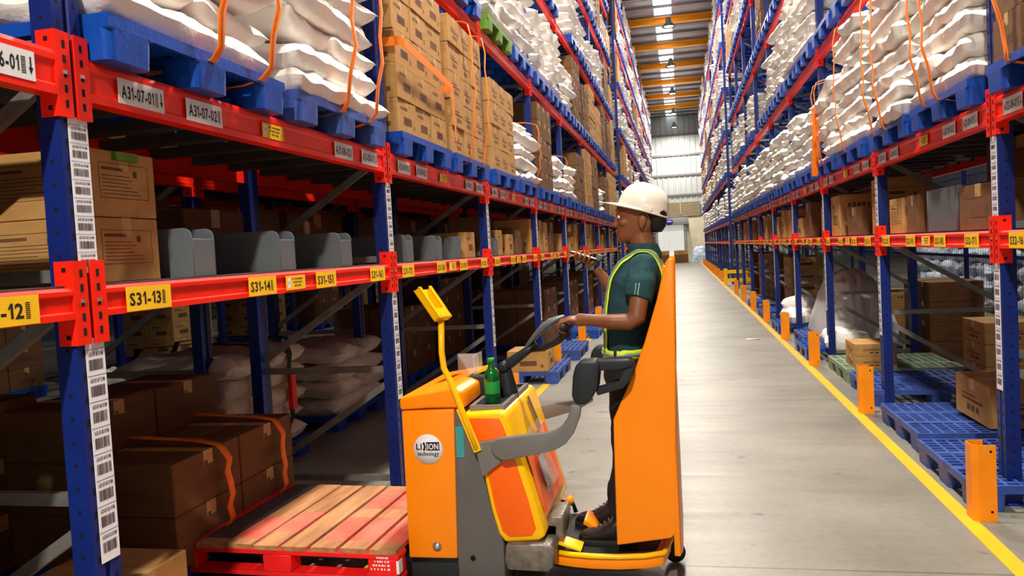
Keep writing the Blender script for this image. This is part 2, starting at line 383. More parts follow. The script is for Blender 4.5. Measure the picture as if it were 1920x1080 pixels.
# ---------------------------------------------------------------- pallet racks
PITCH_Y, Y0 = 2.8, 2.25
LEV = [('S', 1.51, .10), ('A', 2.235, .14), ('B', 3.81, .12), ('C', 5.36, .12), ('D', 6.95, .12), ('E', 8.55, .12), ('F', 10.1, .12)]
ZTOP = {k: z+h/2 for k, z, h in LEV}
FACE = {-1: 1.89, 1: 1.765}
def sbox(mb, s, x0, x1, *a): return mb.box(min(s*x0, s*x1), max(s*x0, s*x1), *a)
def upright_mesh(s, holes, h=11.4):
    mb = MB(); mb.prismz([(s*a, b) for a, b in ((0, -.06), (0, -.014), (.012, -.009), (.012, .009), (0, .014), (0, .06), (.08, .06), (.08, -.06))], 0, h)
    if holes:
        z = .06
        while z < (5.2 if holes == 1 else 3.2):
            for yy in (-.037, .037):
                a = -.0007*s; mb.add([(a, yy-.008, z), (a, yy+.008, z), (a, yy+.004, z+.024), (a, yy-.004, z+.024)], [(0, 1, 2, 3)], 1)
            for yy in (-.0607, .0607): mb.add([(s*.034, yy, z+.02), (s*.046, yy, z+.02), (s*.046, yy, z+.032), (s*.034, yy, z+.032)], [(0, 1, 2, 3)], 1)
            z += .075
    return mb.mesh('upright', ['navy', 'hole'])
def beam_mesh(s, h):
    L = PITCH_Y/2-.062
    pr = [(.05, -h/2), (-.012, -h/2), (-.012, -h*.30), (-.004, -h*.25), (-.004, h*.22), (-.012, h*.27), (-.012, h*.40), (-.006, h/2), (.05, h/2)]
    return MB().prism([(s*a, b) for a, b in pr], -L, L).mesh('beam', 'red')
def conn_mesh(s, e):           # end connector: plate on the upright's face and a plate across the beam's end, with slots
    mb = MB(); y = lambda v: e*v; H2 = .135
    def bb(x0, x1, y0, y1, z0, z1, mi=0): mb.box(min(s*x0, s*x1), max(s*x0, s*x1), min(y(y0), y(y1)), max(y(y0), y(y1)), z0, z1, mi)
    bb(-.013, -.001, 1.338, 1.390, -H2, H2); bb(-.013, .055, 1.328, 1.338, -H2, H2)
    for k in range(5):
        z = -.105+k*.047; bb(-.0142, -.013, 1.357, 1.369, z, z+.024, 1)
    for z in (-.115, .1): bb(.012, .026, 1.3265, 1.328, z, z+.014, 1)
    bb(-.017, -.013, 1.355, 1.370, .0, .012, 2)
    return mb.mesh('end_connector', ['red', 'hole', 'steel'])
UM = {(s, h): upright_mesh(s, h) for s in (-1, 1) for h in (0, 1, 2)}
BM = {(s, h): beam_mesh(s, h) for s in (-1, 1) for h in (.10, .12, .14)}
CM = {(s, e): conn_mesh(s, e) for s in (-1, 1) for e in (-1, 1)}
UT = {k: template(v) for k, v in UM.items()}; BT = {k: template(v) for k, v in BM.items()}

def strip_mesh(s, code, wd=.085, n=8, detail=True, seed=1):   # barcode strip: eight cells of code number and bars
    rng = random.Random(seed); H = .086*n+.05; mb = MB(); ax = Vector((0, -s, 0)); ay = Vector((0, 0, 1))
    mb.box(-.001, .001, -wd/2, wd/2, 0, H, 0); x = -s*.0016
    for k in range(n):
        z = .03+k*.086; o = Vector((x, s*(wd/2-.010), z))
        bars(mb, o, ax, ay, wd-.02, .036, 24 if detail else 13, 1, rng)
        if detail: text(mb, '%s-0%d RVM' % (code, k+1), o+Vector((0, 0, .046)), ax, ay, .014, wd-.02, 1)
        else: bars(mb, o+Vector((0, 0, .046)), ax, ay, wd-.02, .012, 9, 1, rng)
        a = Vector((x, s*wd/2, z+.068)); b = a+ax*wd
        mb.add([a, b, b+ay*.002, a+ay*.002], [(0, 1, 2, 3)], 2)
    return mb.mesh('barcode_strip', ['white', 'inkg', 'rule'])
SM = {s: strip_mesh(s, 'A31', detail=False, seed=4) for s in (-1, 1)}

def tag_mesh(s, t, kind, wd, ht, arrow):
    """a location label; kind 0 white, 1 yellow, 2 small yellow notice"""
    mb = MB(); ax = Vector((0, -s, 0)); ay = Vector((0, 0, 1)); x = -s*.0015
    mb.box(-.001, .001, -wd/2, wd/2, -ht/2, ht/2, 0); o = Vector((x, s*wd/2, 0))
    rng = random.Random(len(t)+int(wd*1000))
    if kind == 2:
        a = o+ax*.012-ay*ht*.36; mb.add([a, a+ax*.03, a+ax*.03+ay*ht*.72, a+ay*ht*.72], [(0, 1, 2, 3)], 2)
        bars(mb, a+ax*.006+ay*.02, ax, ay, .018, .014, 3, 1, rng)
        for k in range(3): bars(mb, o+ax*(.06+.012*k)+ay*(ht*(.2-.24*k)), ax, ay, wd-.09-.02*k, ht*.12, 7-k, 1, rng)
        return mb.mesh('notice', ['yel', 'ink', 'white'])
    tw = wd*(.70 if (arrow or kind) else .78)
    text(mb, t, o+ax*wd*.06-ay*ht*.26, ax, ay, ht*.52, tw, 1)
    for k in range(9):
        z = -ht*.3+k*ht*.066; a = o+ax*(wd*(.06+.03)+tw)+ay*z; mb.add([a, a+ax*wd*.07, a+ax*wd*.07+ay*ht*.035, a+ay*ht*.035], [(0, 1, 2, 3)], 1)
    if arrow:
        a = o+ax*wd*.935; q = ht*.3
        mb.add([a-ax*.003+ay*q, a+ax*.003+ay*q, a+ax*.003-ay*q*.2, a-ax*.003-ay*q*.2], [(0, 1, 2, 3)], 1)
        mb.add([a-ax*.009-ay*q*.2, a+ax*.009-ay*q*.2, a-ay*q], [(0, 1, 2)], 1)
    return mb.mesh('location_label', ['yel' if kind else 'white', 'ink'])

def rack_run(s, face, n0, n1, label, detail=2, levels='SABCDEF', rear_gap=1.05, code='31'):
    """uprights n0..n1 of one run with its beams, decks and bracing"""
    root = empty('pallet_rack', (s*face, Y0+PITCH_Y*n0, 0), 0, label, 'rack'); oy = Y0+PITCH_Y*n0
    h1 = Heap(); h2 = Heap()
    for n in range(n0, n1+1):
        y = Y0+PITCH_Y*n-oy; near = detail == 2 and n <= 3
        u = link(bpy.data.objects.new('upright', UM[(s, 1 if n <= 1 and detail == 2 else (2 if near else 0))]), root); u.location = (0, y, 0)
        MB().box(min(-s*.02, s*.10), max(-s*.02, s*.10), -.09, .09, 0, .008).build('base_plate', 'navy', u) if n < 6 else None
        if detail == 2:
            for zc, hh in ((1.0-.05, .72), (1.68-.05, .5)) if n < 6 else ():
                pass
        v = link(bpy.data.objects.new('upright', UM[(-s, 2 if near else 0)]), root); v.location = (s*rear_gap, y, 0)
        # bracing between front and rear upright: struts up front, down at the rear, with level struts between
        z = .12; k = 0; mb = MB()
        while z < 10.8:
            if k == 0: seg = [((.05, 0, .12), (rear_gap-.05, 0, .12))]
            else: seg = []
            seg += [((.05, 0, z+.66), (rear_gap-.05, 0, z+.06)), ((.05, 0, z+.74), (rear_gap-.05, 0, z+.74))]
            for p, q in seg:
                if near and z < 2.6: MB().bar((s*p[0], y, p[2]), (s*q[0], y, q[2]), .03, .042).build('brace', 'galv', root)
                else: mb.bar((s*p[0], y, p[2]), (s*q[0], y, q[2]), .03, .042)
            z += .74; k += 1
        if mb.v: tag(mb.build('bracing', 'galv', root), None, None)
    nb = 0
    for n in range(n0, n1):
        for lv, z, h in LEV:
            if lv not in levels: continue
            y = Y0+PITCH_Y*(n+.5)-oy
            if s > 0: zz = z+.01
            else: zz = z
            vis = in_view(s*face-.1, s*face+.1, y+oy-1.4, y+oy+1.4, zz-.1, zz+.1, 10)
            if vis and nb < 100:
                b = link(bpy.data.objects.new('beam', BM[(s, h)]), root); b.location = (0, y, zz); nb += 1
                b['n'] = n; b['lv'] = lv
                if n < 6:
                    for e in (-1, 1): link(bpy.data.objects.new('end_connector', CM[(s, e)]), b)
                if n < 9 and lv in 'SA' and detail == 2: beam_labels(b, s, n, lv, h, code)
            elif vis: h1.add(BT[(s, h)], Matrix.Translation((0, y, zz)))
            if in_view(s*(face+1.1)-.1, s*(face+1.1)+.1, y+oy-1.4, y+oy+1.4, zz-.1, zz+.1, 10):
                if lv in 'SA' and nb < 98 and n < 5:
                    b = link(bpy.data.objects.new('beam', BM[(-s, h)]), root); b.location = (s*rear_gap, y, zz); nb += 1
                else: h1.add(BT[(-s, h)], Matrix.Translation((s*rear_gap, y, zz)))
        y = Y0+PITCH_Y*(n+.5)-oy
        if 'S' in levels and n < 9:
            mb = MB(); sbox(mb, s, .02, rear_gap-.02, y-1.33, y+1.33, 1.555, 1.567)
            mb.build('shelf_deck', 'deck', root)
        if n < 5:
            mb = MB()
            for k in range(7): yy = y-1.2+k*.4; sbox(mb, s, .05, rear_gap-.05, yy-.045, yy+.045, 2.235, 2.285)
            mb.build('support_slats', 'deck', root)
    o = h1.build('beam', root)
    if o: o['kind'] = 'stuff'
    return root

LBL = {}
def beam_labels(b, s, n, lv, h, code):
    """location labels stuck on the front of a beam, in order from the camera"""
    items = []
    if lv == 'S':
        q = 13+4*n if s < 0 else 17+4*(n-1)
        if s < 0: items = [(.29, 'S%s-%02d' % (code, q), 1), (1.09, 'S%s-%02d' % (code, q+1), 1), (1.41, '', 2), (1.76, 'S%s-%02d' % (code, q+2), 1), (2.51, 'S%s-%02d' % (code, q+3), 1)]
        else: items = [(.36, 'S%s-%02d' % (code, q), 1), (.98, 'S%s-%02d' % (code, q+1), 1), (1.30, '', 2), (1.70, 'S%s-%02d' % (code, q+2), 1), (2.46, 'S%s-%02d' % (code, q+3), 1)]
        wd, ht = .245, .086
    else:
        q = 7+2*n if s < 0 else 9+2*(n-1)
        q1 = 'A%s-%02d-01' % (code, q); q2 = 'A%s-%02d-02' % (code, q); q3 = 'A%s-%02d-02' % (code, q+1); q4 = 'A%s-%02d-01' % (code, q+1)
        items = [(.33, q1, 0), (.72, q2, 0), (1.28, '', 2), (2.10, q3, 0), (2.49, q4, 0)]
        wd, ht = .25, .088
    if n == -1: items[-1] = (2.46 if lv == 'S' else 2.515, items[-1][1].replace('-05-', '-06-').replace('-06-02', '-06-01'), items[-1][2])
    for k, (dy, t, kind) in enumerate(items):
        if not t: me = tag_mesh(s, 'n', 2, .20, .07, False) if (s, 'n') not in LBL else LBL[(s, 'n')]; LBL[(s, 'n')] = me
        else:
            key = (s, t) if n < 3 else (s, 'far', lv)
            if key not in LBL: LBL[key] = tag_mesh(s, t, kind, wd, ht, kind == 0 and t.endswith('01'))
            me = LBL[key]
        o = link(bpy.data.objects.new('notice' if not t else 'location_label', me), b); o.location = (-s*.0135, dy-PITCH_Y/2, -.004)
        if t and n < 2: o['label'] = '%s location label reading %s' % ('yellow' if kind else 'white', t)

rackL = rack_run(-1, FACE[-1], -1, 8, 'blue and red pallet rack the orange truck faces, nearest run', 2)
rackR = rack_run(1, FACE[1], -1, 9, 'blue and red pallet rack across the aisle from the truck, nearest run', 2, code='32')
rackLb = rack_run(-1, 3.30, -1, 8, 'blue and red pallet rack standing back to back behind the truck-side rack', 1, 'SAB')
rackLf = rack_run(-1, FACE[-1], 9, 21, 'distant run of blue and red pallet rack beyond the operator', 0)
rackRf = rack_run(1, FACE[1], 10, 21, 'distant run of blue and red pallet rack beyond the cross passage, across the aisle', 0)
rackX = rack_run(-1, 8.4, 0, 8, 'dark pallet rack across the next aisle, seen through the truck-side rack', 1, 'SAB')

# barcode strips on the uprights: above and below the lower beam
def strips(root, s, n0, items):
    ups = sorted([o for o in root.children if o.name.startswith('upright') and abs(o.location.x) < .1], key=lambda o: o.location.y)
    for n, det in items:
        if n-n0 >= len(ups): continue
        u = ups[n-n0]
        for z in (1.62-.015, .655):
            me = strip_mesh(s, 'A3%d-%02d' % (1 if s < 0 else 2, 7+2*n), detail=True, seed=n*3+int(z*10)) if det else SM[s]
            o = link(bpy.data.objects.new('barcode_strip', me), u); o.location = (-s*.0025, 0 if s > 0 else .012, z)
            if z > 1: o.scale = (1, 1, .68)
strips(rackL, -1, -1, [(0, True), (1, True)]+[(n, False) for n in range(2, 9)])
strips(rackR, 1, -1, [(1, True), (2, False), (3, False), (4, False), (5, False)])

# ---------------------------------------------------------------- goods: templates
def pillow(L, W, H, nu, nv, seed, wr=1.0):
    """a filled woven sack: two bulging sheets with pinched ends, corner ears and creases"""
    rng = random.Random(seed); ph = [rng.uniform(0, 6.3) for _ in range(8)]; vs = []; fs = []; off = Vector((rng.uniform(0, 50), rng.uniform(0, 50), 0))
    dirs = [(rng.uniform(-1, 1), rng.uniform(-1, 1)) for _ in range(3)]
    for sgn in (1, -1):
        b = len(vs)
        for i in range(nu+1):
            for j in range(nv+1):
                u = -1+2*i/nu; v = -1+2*j/nv
                u = math.copysign(abs(u)**.8, u); v = math.copysign(abs(v)**.8, v)
                t = (max(0, 1-abs(u)**5)**.42)*(max(0, 1-abs(v)**3.6)**.42)
                x = u*L/2*(1-.05*(1-v*v)*abs(u)**3); y = v*W/2*(1-.07*(1-u*u)**1.5*abs(v)-.05*abs(u)**4*(1-abs(v)))
                z = sgn*H/2*(t if sgn > 0 else min(1, t*1.25))
                if t > 0:
                    n = noise.noise(Vector((x*4, y*4, sgn*2))+off)*.022+abs(noise.noise(Vector((x*9+y*3, y*5, sgn))+off*2))*.022
                    cr = sum(math.sin((x*a+y*c)*38+p) for (a, c), p in zip(dirs, ph))*.0028
                    e = abs(u)**5*math.sin(v*7+ph[3])*.008+abs(v)**5*noise.noise(Vector((u*3, sgn*.0, ph[4])))*.02
                    z += wr*(n-.012+cr)*min(1, t*1.6)*(1 if sgn > 0 else .6)
                    x += wr*noise.noise(Vector((y*9, x*3, 5))+off)*.012; y += wr*noise.noise(Vector((x*7, y*3, 9))+off)*.014
                else: e = 0; e = abs(u)**5*math.sin(v*7+ph[3])*.008+abs(v)**5*noise.noise(Vector((u*3, sgn*.0, ph[4])))*.02
                z += e*wr-.012*abs(u)**4
                vs.append((x, y, z))
        for i in range(nu):
            for j in range(nv):
                a = b+i*(nv+1)+j; f = (a, a+nv+1, a+nv+2, a+1); fs.append(f if sgn > 0 else f[::-1])
    return vs, fs
def sack_mesh(L, W, H, nu, nv, seed, m='sack', wr=1.0):
    vs, fs = pillow(L, W, H, nu, nv, seed, wr)
    if L > 1.1: vs = [(-y, x, z) for x, y, z in vs]
    mb = MB(); mb.add(vs, fs, 0, True); return mb.mesh('sack', m)
S_HI = {o: [sack_mesh(*( (1.0, .61, .172) if o == 'x' else (1.2, .51, .172)), 40, 24, k) for k in range(4)] for o in 'xy'}
S_MD = {o: [sack_mesh(*( (1.0, .61, .172) if o == 'x' else (1.2, .51, .172)), 18, 12, k+9, wr=1.15) for k in range(4)] for o in 'xy'}
S_LO = {o: [template(sack_mesh(*( (1.0, .61, .172) if o == 'x' else (1.2, .51, .172)), 8, 6, k+19, wr=1.2)) for k in range(3)] for o in 'xy'}
def carton_mesh(kind, m='card', mark=True, seed=0):
    """unit carton with rounded edges, flap seam, tape and printing on its sides"""
    rng = random.Random(seed); mb = MB(); me0 = MB().box(-.5, .5, -.5, .5, 0, 1).mesh('c', m, bevel=.012, seg=1)
    t = template(me0); mb.v = [tuple(v) for v in t[0].tolist()]; i = 0
    for n in t[1]: mb.f.append(tuple(t[2][i:i+n].tolist())); i += n; mb.m.append(0); mb.s.append(False)
    e = .5015
    def quad(face, a0, a1, z0, z1, mi):
        P = {0: lambda a, z: (e, a, z), 1: lambda a, z: (-e, -a, z), 2: lambda a, z: (-a, e, z), 3: lambda a, z: (a, -e, z)}[face]
        mb.add([P(a0, z0), P(a1, z0), P(a1, z1), P(a0, z1)], [(0, 1, 2, 3)], mi)
    mb.add([(-.5, -.004, 1.0008), (.5, -.004, 1.0008), (.5, .004, 1.0008), (-.5, .004, 1.0008)], [(0, 1, 2, 3)], 1)
    mb.add([(-.5, -.07, 1.001), (.5, -.07, 1.001), (.5, .07, 1.001), (-.5, .07, 1.001)], [(0, 1, 2, 3)], 2)
    for f in (0, 1): quad(f, -.07, .07, .72, 1, 2)
    if mark:
        for f in range(4):
            if kind == 0:      # framed panel of small print
                for z0, z1, a0, a1 in ((.28, .29, -.38, .38), (.80, .81, -.38, .38), (.28, .81, -.38, -.372), (.28, .81, .372, .38)): quad(f, a0, a1, z0, z1, 1)
                quad(f, -.34, -.02, .70, .75, 1)
                for k in range(6): quad(f, -.34, rng.uniform(-.05, .3), .34+k*.055, .352+k*.055, 1)
                quad(f, .14, .2, .62, .72, 1)
            elif kind == 1:    # block lettering and handling marks
                for a in range(5): quad(f, -.36+a*.075, -.31+a*.075, .70, .80, 1)
                quad(f, -.2, .22, .28, .52, 1); quad(f, .32, .38, .2, .34, 1)
                for k in range(3): quad(f, -.18+.01*k, .2, .32+k*.06, .335+k*.06, 0)
            else:
                quad(f, -.3, .3, .44, .50, 1); quad(f, -.3, .1, .56, .60, 1)
                for a in range(3): quad(f, -.15+a*.13, -.06+a*.13, .2, .34, 1)
    return mb.mesh('carton', [m, 'print', 'tape'])
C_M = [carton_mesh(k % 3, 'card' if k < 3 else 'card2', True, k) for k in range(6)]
C_T = [template(m) for m in C_M]
def pallet_parts(px, py, h=.15, m='pblue', grid=True):
    """plastic pallet px deep and py long: deck with ribs, nine feet"""
    mb = MB(); X, Y = px/2, py/2; e = .02
    mb.box(-X, X, -Y, -Y+e, h-.045, h).box(-X, X, Y-e, Y, h-.045, h).box(-X, -X+e, -Y+e, Y-e, h-.045, h).box(X-e, X, -Y+e, Y-e, h-.045, h)
    if grid:
        n = 14
        for i in range(1, n): x = -X+e+(px-2*e)*i/n; mb.box(x-.009, x+.009, -Y+e, Y-e, h-.03, h-.002)
        for i in range(1, 16): y = -Y+e+(py-2*e)*i/16; mb.box(-X+e, X-e, y-.009, y+.009, h-.028, h-.003)
        for y in (-.015, .015): mb.box(-X+e, X-e, y-.014+Y*.33, y+.014+Y*.33, h-.03, h)
        for y in (-Y*.33,): mb.box(-X+e, X-e, y-.028, y+.028, h-.03, h)
    else: mb.box(-X+e, X-e, -Y+e, Y-e, h-.03, h-.004)
    deck = mb.mesh('deck', m, bevel=0)
    def foot(w_, l_):
        a, b = w_/2, l_/2; r = .03; pl = []
        for cx, cy, a0 in ((a-r, b-r, 0), (-a+r, b-r, 90), (-a+r, -b+r, 180), (a-r, -b+r, 270)): pl += arc(cx, cy, r, a0, a0+90, 3)
        f = MB(); k = .94; n = len(pl)
        f.add([(x*k, y*k, 0) for x, y in pl]+[(x, y, h-.04) for x, y in pl], [tuple(reversed(range(n))), tuple(range(n, 2*n))]+[(i, (i+1) % n, n+(i+1) % n, n+i) for i in range(n)])
        f.box(-a*.99, a*.99, -b*.99, b*.99, h-.05, h-.031); return f.mesh('foot', m)
    ft = []; 
    for i in (-1, 0, 1):
        for j in (-1, 0, 1): ft.append(((i*(X-.085), j*(Y-.115-(0 if j else 0)), 0), 0))
    return deck, foot(.17, .23), ft
PAL = {m: pallet_parts(1.0, 1.2, .15, m, True) for m in ('pblue', 'pblue2', 'pgreen', 'pgrey')}
PALX = {m: pallet_parts(1.15, 1.1, .15, m, True) for m in ('pblue', 'pblue2', 'pgrey')}
def pallet_single(m):
    d, f, ft = pallet_parts(1.0, 1.2, .15, m, False); h = Heap(); h.add(template(d), Matrix())
    tf = template(f)
    for loc, _ in ft: h.add(tf, Matrix.Translation(loc))
    return h.build('pallet_tpl')
_ps = {m: pallet_single(m) for m in ('pblue', 'pblue2', 'pgreen')}
PS = {m: o.data for m, o in _ps.items()}
for o in _ps.values(): bpy.data.objects.remove(o)
PST = {m: template(me) for m, me in PS.items()}
COLN = {'pblue': 'blue', 'pblue2': 'faded blue', 'pgreen': 'green', 'pgrey': 'grey-green', 'pred': 'red'}
def put_pallet(x, y, z, m, label, group, full=True, rz=0, px=False):
    if not full:
        o = link(bpy.data.objects.new('plastic_pallet', PS[m])); o.location = (x, y, z); o.rotation_euler.z = rz; return tag(o, label, 'pallet', group)
    t = empty('plastic_pallet', (x, y, z), rz, label, 'pallet', group); d, f, ft = (PALX if px else PAL)[m]
    link(bpy.data.objects.new('deck', d), t)
    for loc, _ in ft: o = link(bpy.data.objects.new('foot', f), t); o.location = loc
    return t

ORD = ['bottom', 'second', 'third', 'fourth', 'fifth', 'sixth', 'seventh', 'eighth', 'ninth', 'tenth']
BAYW = {-1: 'edge bay', 0: 'nearest bay', 1: 'second bay', 2: 'third bay', 3: 'fourth bay', 4: 'fifth bay', 5: 'sixth bay', 6: 'seventh bay', 7: 'eighth bay', 8: 'ninth bay'}
RACKN = {-1: 'truck-side rack', 1: 'opposite rack'}
TIER = {'floor': 'floor', 'S': 'lower shelf', 'A': 'first tier', 'B': 'second tier', 'C': 'third tier', 'D': 'fourth tier', 'E': 'fifth tier', 'F': 'top tier'}
jobs_sack = []; jobs_carton = []; jobs_pallet = []
def load(s, lv, n, slot, kind, pm='pblue', layers=7, zc=None, strap=False, xf=None, y0=None, where=None):
    """one loaded pallet: kind 'sack', 'carton', 'tall' or 'none'; collected first, nearest built one by one"""
    zb = (ZTOP[lv]+(.01 if s > 0 else 0)) if lv in ZTOP else 0
    yc = y0 if y0 is not None else Y0+PITCH_Y*n+.11+(.62 if slot == 0 else 1.96)
    face = (xf if xf is not None else FACE[s]-.09); xc = s*(face+.5)
    ht = {'sack': layers*.15, 'carton': layers*.235, 'none': 0}.get(kind, 0)+.15
    if not in_view(xc-.55, xc+.55, yc-.65, yc+.65, zb, zb+ht, 30): return
    wh = where or '%s pallet, %s, %s, %s' % (('near', 'far')[slot], BAYW.get(n if s < 0 else n-1, 'distant bay'), RACKN[s], TIER[lv])
    d = yc
    jobs_pallet.append((d, xc, yc, zb, pm, wh, n, s, lv))
    rng = random.Random(int(n*97+slot*13+ord(lv[0])*7+s+50))
    z = zb+.15
    if kind == 'sack':
        st = []
        for k in range(layers):
            o = 'x' if (k+slot) % 2 else 'y'
            for e in (-1, 1):
                if o == 'x': dx, dy = rng.uniform(-.055, .04), e*.29
                else: dx, dy = e*.245, rng.uniform(-.04, .04)
                if o == 'y' and e == s and yc > 9: continue
                st.append((d, xc+dx+rng.uniform(-.025, .02)*1, yc+dy, z+.082+k*.150+rng.uniform(-.008, .008), o, rng.uniform(-.10, .10), rng.uniform(-.055, .055), rng.randrange(9), k, wh, ('near', 'far')[e > 0] if o == 'x' else ('aisle', 'rear')[(e == s)], pm, s, n))
        jobs_sack.extend(st)
    elif kind == 'carton':
        nh = .235; c = rng.randrange(6)
        for k in range(layers):
            for ex in (-1, 1):
                for ey in (-1, 0, 1):
                    if ex == s and ey >= 0 and k < layers-1: continue
                    if ex == s and yc > 12: continue
                    jobs_carton.append((d, xc+ex*.235+rng.uniform(-.008, .008), yc+ey*.375+rng.uniform(-.006, .006), z+k*nh, (.465, .37, nh-.003), rng.uniform(-.02, .02), c, k, wh, ('near', 'middle', 'far')[ey+1] + (' aisle' if ex != s else ' rear'), s, n))
    return (xc, yc, zb, ht, s)
straps = []
def strap_loop(info, ys, sag=.03, mname='strap', who=''):
    xc, yc, zb, ht, s = info
    for y in ys:
        straps.append((xc, yc+y, zb, ht, s, sag, mname, who))

def load_plan():
    rng = random.Random(3); L = load
    # truck-side rack, first tier
    a = L(-1, 'A', 0, 0, 'sack', 'pblue', 7, y0=2.93); strap_loop(a, (-.02, .38), .05, who='near sack pallet above the first location labels')
    a = L(-1, 'A', 0, 1, 'sack', 'pblue2', 8, y0=4.27); strap_loop(a, (-.10, .30), .05, who='second sack pallet, just short of the carton pallet')
    a = L(-1, 'A', 1, 0, 'carton', 'pblue', 5, y0=5.77)
    a = L(-1, 'A', 1, 1, 'carton', 'pblue', 5, y0=7.10); strap_loop(a, (-.15, .35), .012, who='second tall carton pallet beside the far blue upright')
    a = L(-1, 'A', 2, 0, 'carton', 'pblue', 4)
    a = L(-1, 'A', 2, 1, 'sack', 'pblue', 5); strap_loop(a, (.25,), .03, who='low sack pallet after the carton pallets')
    L(-1, 'A', 3, 0, 'carton', 'pblue', 5); a = L(-1, 'A', 3, 1, 'sack', 'pblue', 4); strap_loop(a, (0,), .03, who='sack pallet in the fifth bay')
    for n in range(4, 8):
        L(-1, 'A', n, 0, 'carton' if n % 2 else 'sack', 'pblue', rng.choice((4, 5))); L(-1, 'A', n, 1, 'carton', 'pblue', rng.choice((4, 5)))
    # upper tiers, truck side
    L(-1, 'B', 1, 1, 'none', 'pblue')
    L(-1, 'B', 2, 0, 'sack', 'pgreen', 7); L(-1, 'B', 2, 1, 'sack', 'pblue', 7)
    L(-1, 'B', 3, 0, 'sack', 'pblue', 6); L(-1, 'B', 3, 1, 'sack', 'pblue', 7)
    L(-1, 'B', 4, 0, 'sack', 'pblue', 5); L(-1, 'B', 4, 1, 'carton', 'pblue', 5)
    for n in range(5, 8): L(-1, 'B', n, 0, 'carton', 'pblue', 4); L(-1, 'B', n, 1, 'carton', 'pblue', 5)
    for lv in 'CDEF':
        for n in range(3, 8):
            for sl in (0, 1):
                k = rng.choice(('carton', 'sack', 'none', 'sack', 'carton') if n > 4 else ('none', 'carton', None, None, 'sack'))
                if k: L(-1, lv, n, sl, k, 'pblue', rng.choice((4, 5, 6) if k == 'sack' else (3, 4, 5)))
    # opposite rack, first tier
    a = L(1, 'A', 0, 1, 'carton', 'pblue', 5, y0=4.28); strap_loop(a, (.28,), .012, who='carton pallet at the right edge above the orange guard')
    a = L(1, 'A', 1, 0, 'sack', 'pblue', 8); strap_loop(a, (-.1, .18), .04, who='tallest sack pallet of the opposite rack')
    a = L(1, 'A', 1, 1, 'sack', 'pblue', 8); strap_loop(a, (-.05, .3), .03, who='sack pallet just before the second blue upright, opposite rack')
    a = L(1, 'A', 2, 0, 'sack', 'pblue', 8); strap_loop(a, (.1,), .03, who='sack pallet just beyond the second blue upright, opposite rack')
    a = L(1, 'A', 2, 1, 'sack', 'pblue', 6); strap_loop(a, (0, .2), .03, who='lower sack pallet in the third bay opposite')
    for n in range(3, 9):
        L(1, 'A', n, 0, 'sack', 'pblue', rng.choice((6, 7, 5))); L(1, 'A', n, 1, 'sack', 'pblue', rng.choice((5, 6, 7)))
    L(1, 'B', 2, 0, 'none', 'pblue'); L(1, 'B', 2, 1, 'none', 'pblue')
    L(1, 'B', 3, 0, 'sack', 'pblue', 8); L(1, 'B', 3, 1, 'sack', 'pblue', 8); L(1, 'B', 4, 0, 'sack', 'pblue', 7); L(1, 'B', 4, 1, 'sack', 'pblue', 6)
    L(1, 'B', 5, 0, 'none', 'pblue'); L(1, 'B', 6, 0, 'sack', 'pblue', 6); L(1, 'B', 7, 0, 'sack', 'pblue', 6); L(1, 'B', 7, 1, 'sack', 'pblue', 5); L(1, 'B', 8, 0, 'sack', 'pblue', 6)
    for lv in 'CDEF':
        for n in range(4, 9):
            for sl in (0, 1):
                k = rng.choice(('none', None, 'sack', 'carton', 'none') if n < 7 or lv == 'C' else ('sack', 'sack', 'carton'))
                if k: L(1, lv, n, sl, k, 'pblue', rng.choice((4, 6, 7) if k == 'sack' else (3, 4, 5)))
    for s in (-1, 1):
        for lv in 'ABCDEF':
            for n in range(9 if s < 0 else 10, 21):
                for sl in (0, 1):
                    k = rng.choice(('sack', 'sack', 'carton', 'sack', 'none')); L(s, lv, n, sl, k, 'pblue', rng.choice((5, 6, 7)) if k == 'sack' else rng.choice((4, 5)))
load_plan()
N_S, N_C, N_P = 275, 165, 235
jobs_sack.sort(key=lambda j: j[0]); jobs_carton.sort(key=lambda j: j[0]); jobs_pallet.sort(key=lambda j: j[0])
up_pal = []
hp = Heap()
for i, (d, x, y, z, o, rz, rx, sd, k, wh, end, pm, s, n) in enumerate(jobs_sack):
    if i < N_S:
        me = (S_HI if d < 9 else S_MD)[o][sd % 4]; ob = link(bpy.data.objects.new('sack', me)); ob.location = (x, y, z); ob.rotation_euler = (rx*.7, rx, rz+(math.pi if sd > 4 else 0))
        if d < 9.6: tag(ob, 'white sack, %s layer, %s end, %s' % (ORD[k], end, wh), 'sack', 'white sacks on the %s' % wh)
        else: tag(ob, 'white sack piled on a pallet far along the %s, %s' % (RACKN[s], wh.split(', ')[-1]), 'sack', 'distant white sacks, %s, %s' % (RACKN[s], wh.split(', ')[-1]))
    else: hp.add(S_LO[o][sd % 3], TRS((x, y, z), rz, (1, 1, 1.05), rx))
for s_ in (-1, 1):       # unseen goods added on near upper tiers above the frame, shading the shelves below
    for lv in ('BCD' if s_ > 0 else 'CD'):
        for n_ in range(-2, 4 if lv != 'B' else 1):
            for sl_ in (0, 1):
                zz_ = ZTOP[lv]+.02; xx_ = s_*(FACE[s_]+.45); yy_ = Y0+PITCH_Y*n_+(.76, 2.02)[sl_]
                if in_view(xx_-.5, xx_+.5, yy_-.6, yy_+.6, zz_, zz_+1.1, 0) and yy_ > 1: continue
                for k in range(6):
                    for e in (-1, 1): hp.add(S_LO['x'][k % 3], TRS((xx_, yy_+e*.29, zz_+.23+k*.15), 0, (1, 1, 1.05)))
                up_pal.append((xx_, yy_, zz_))
o = hp.build('sack_stacks'); tag(o, 'white sacks on far upper pallets of both racks, plus unseen near stacks added for shade', 'sacks', None, 'stuff')
hp = Heap()
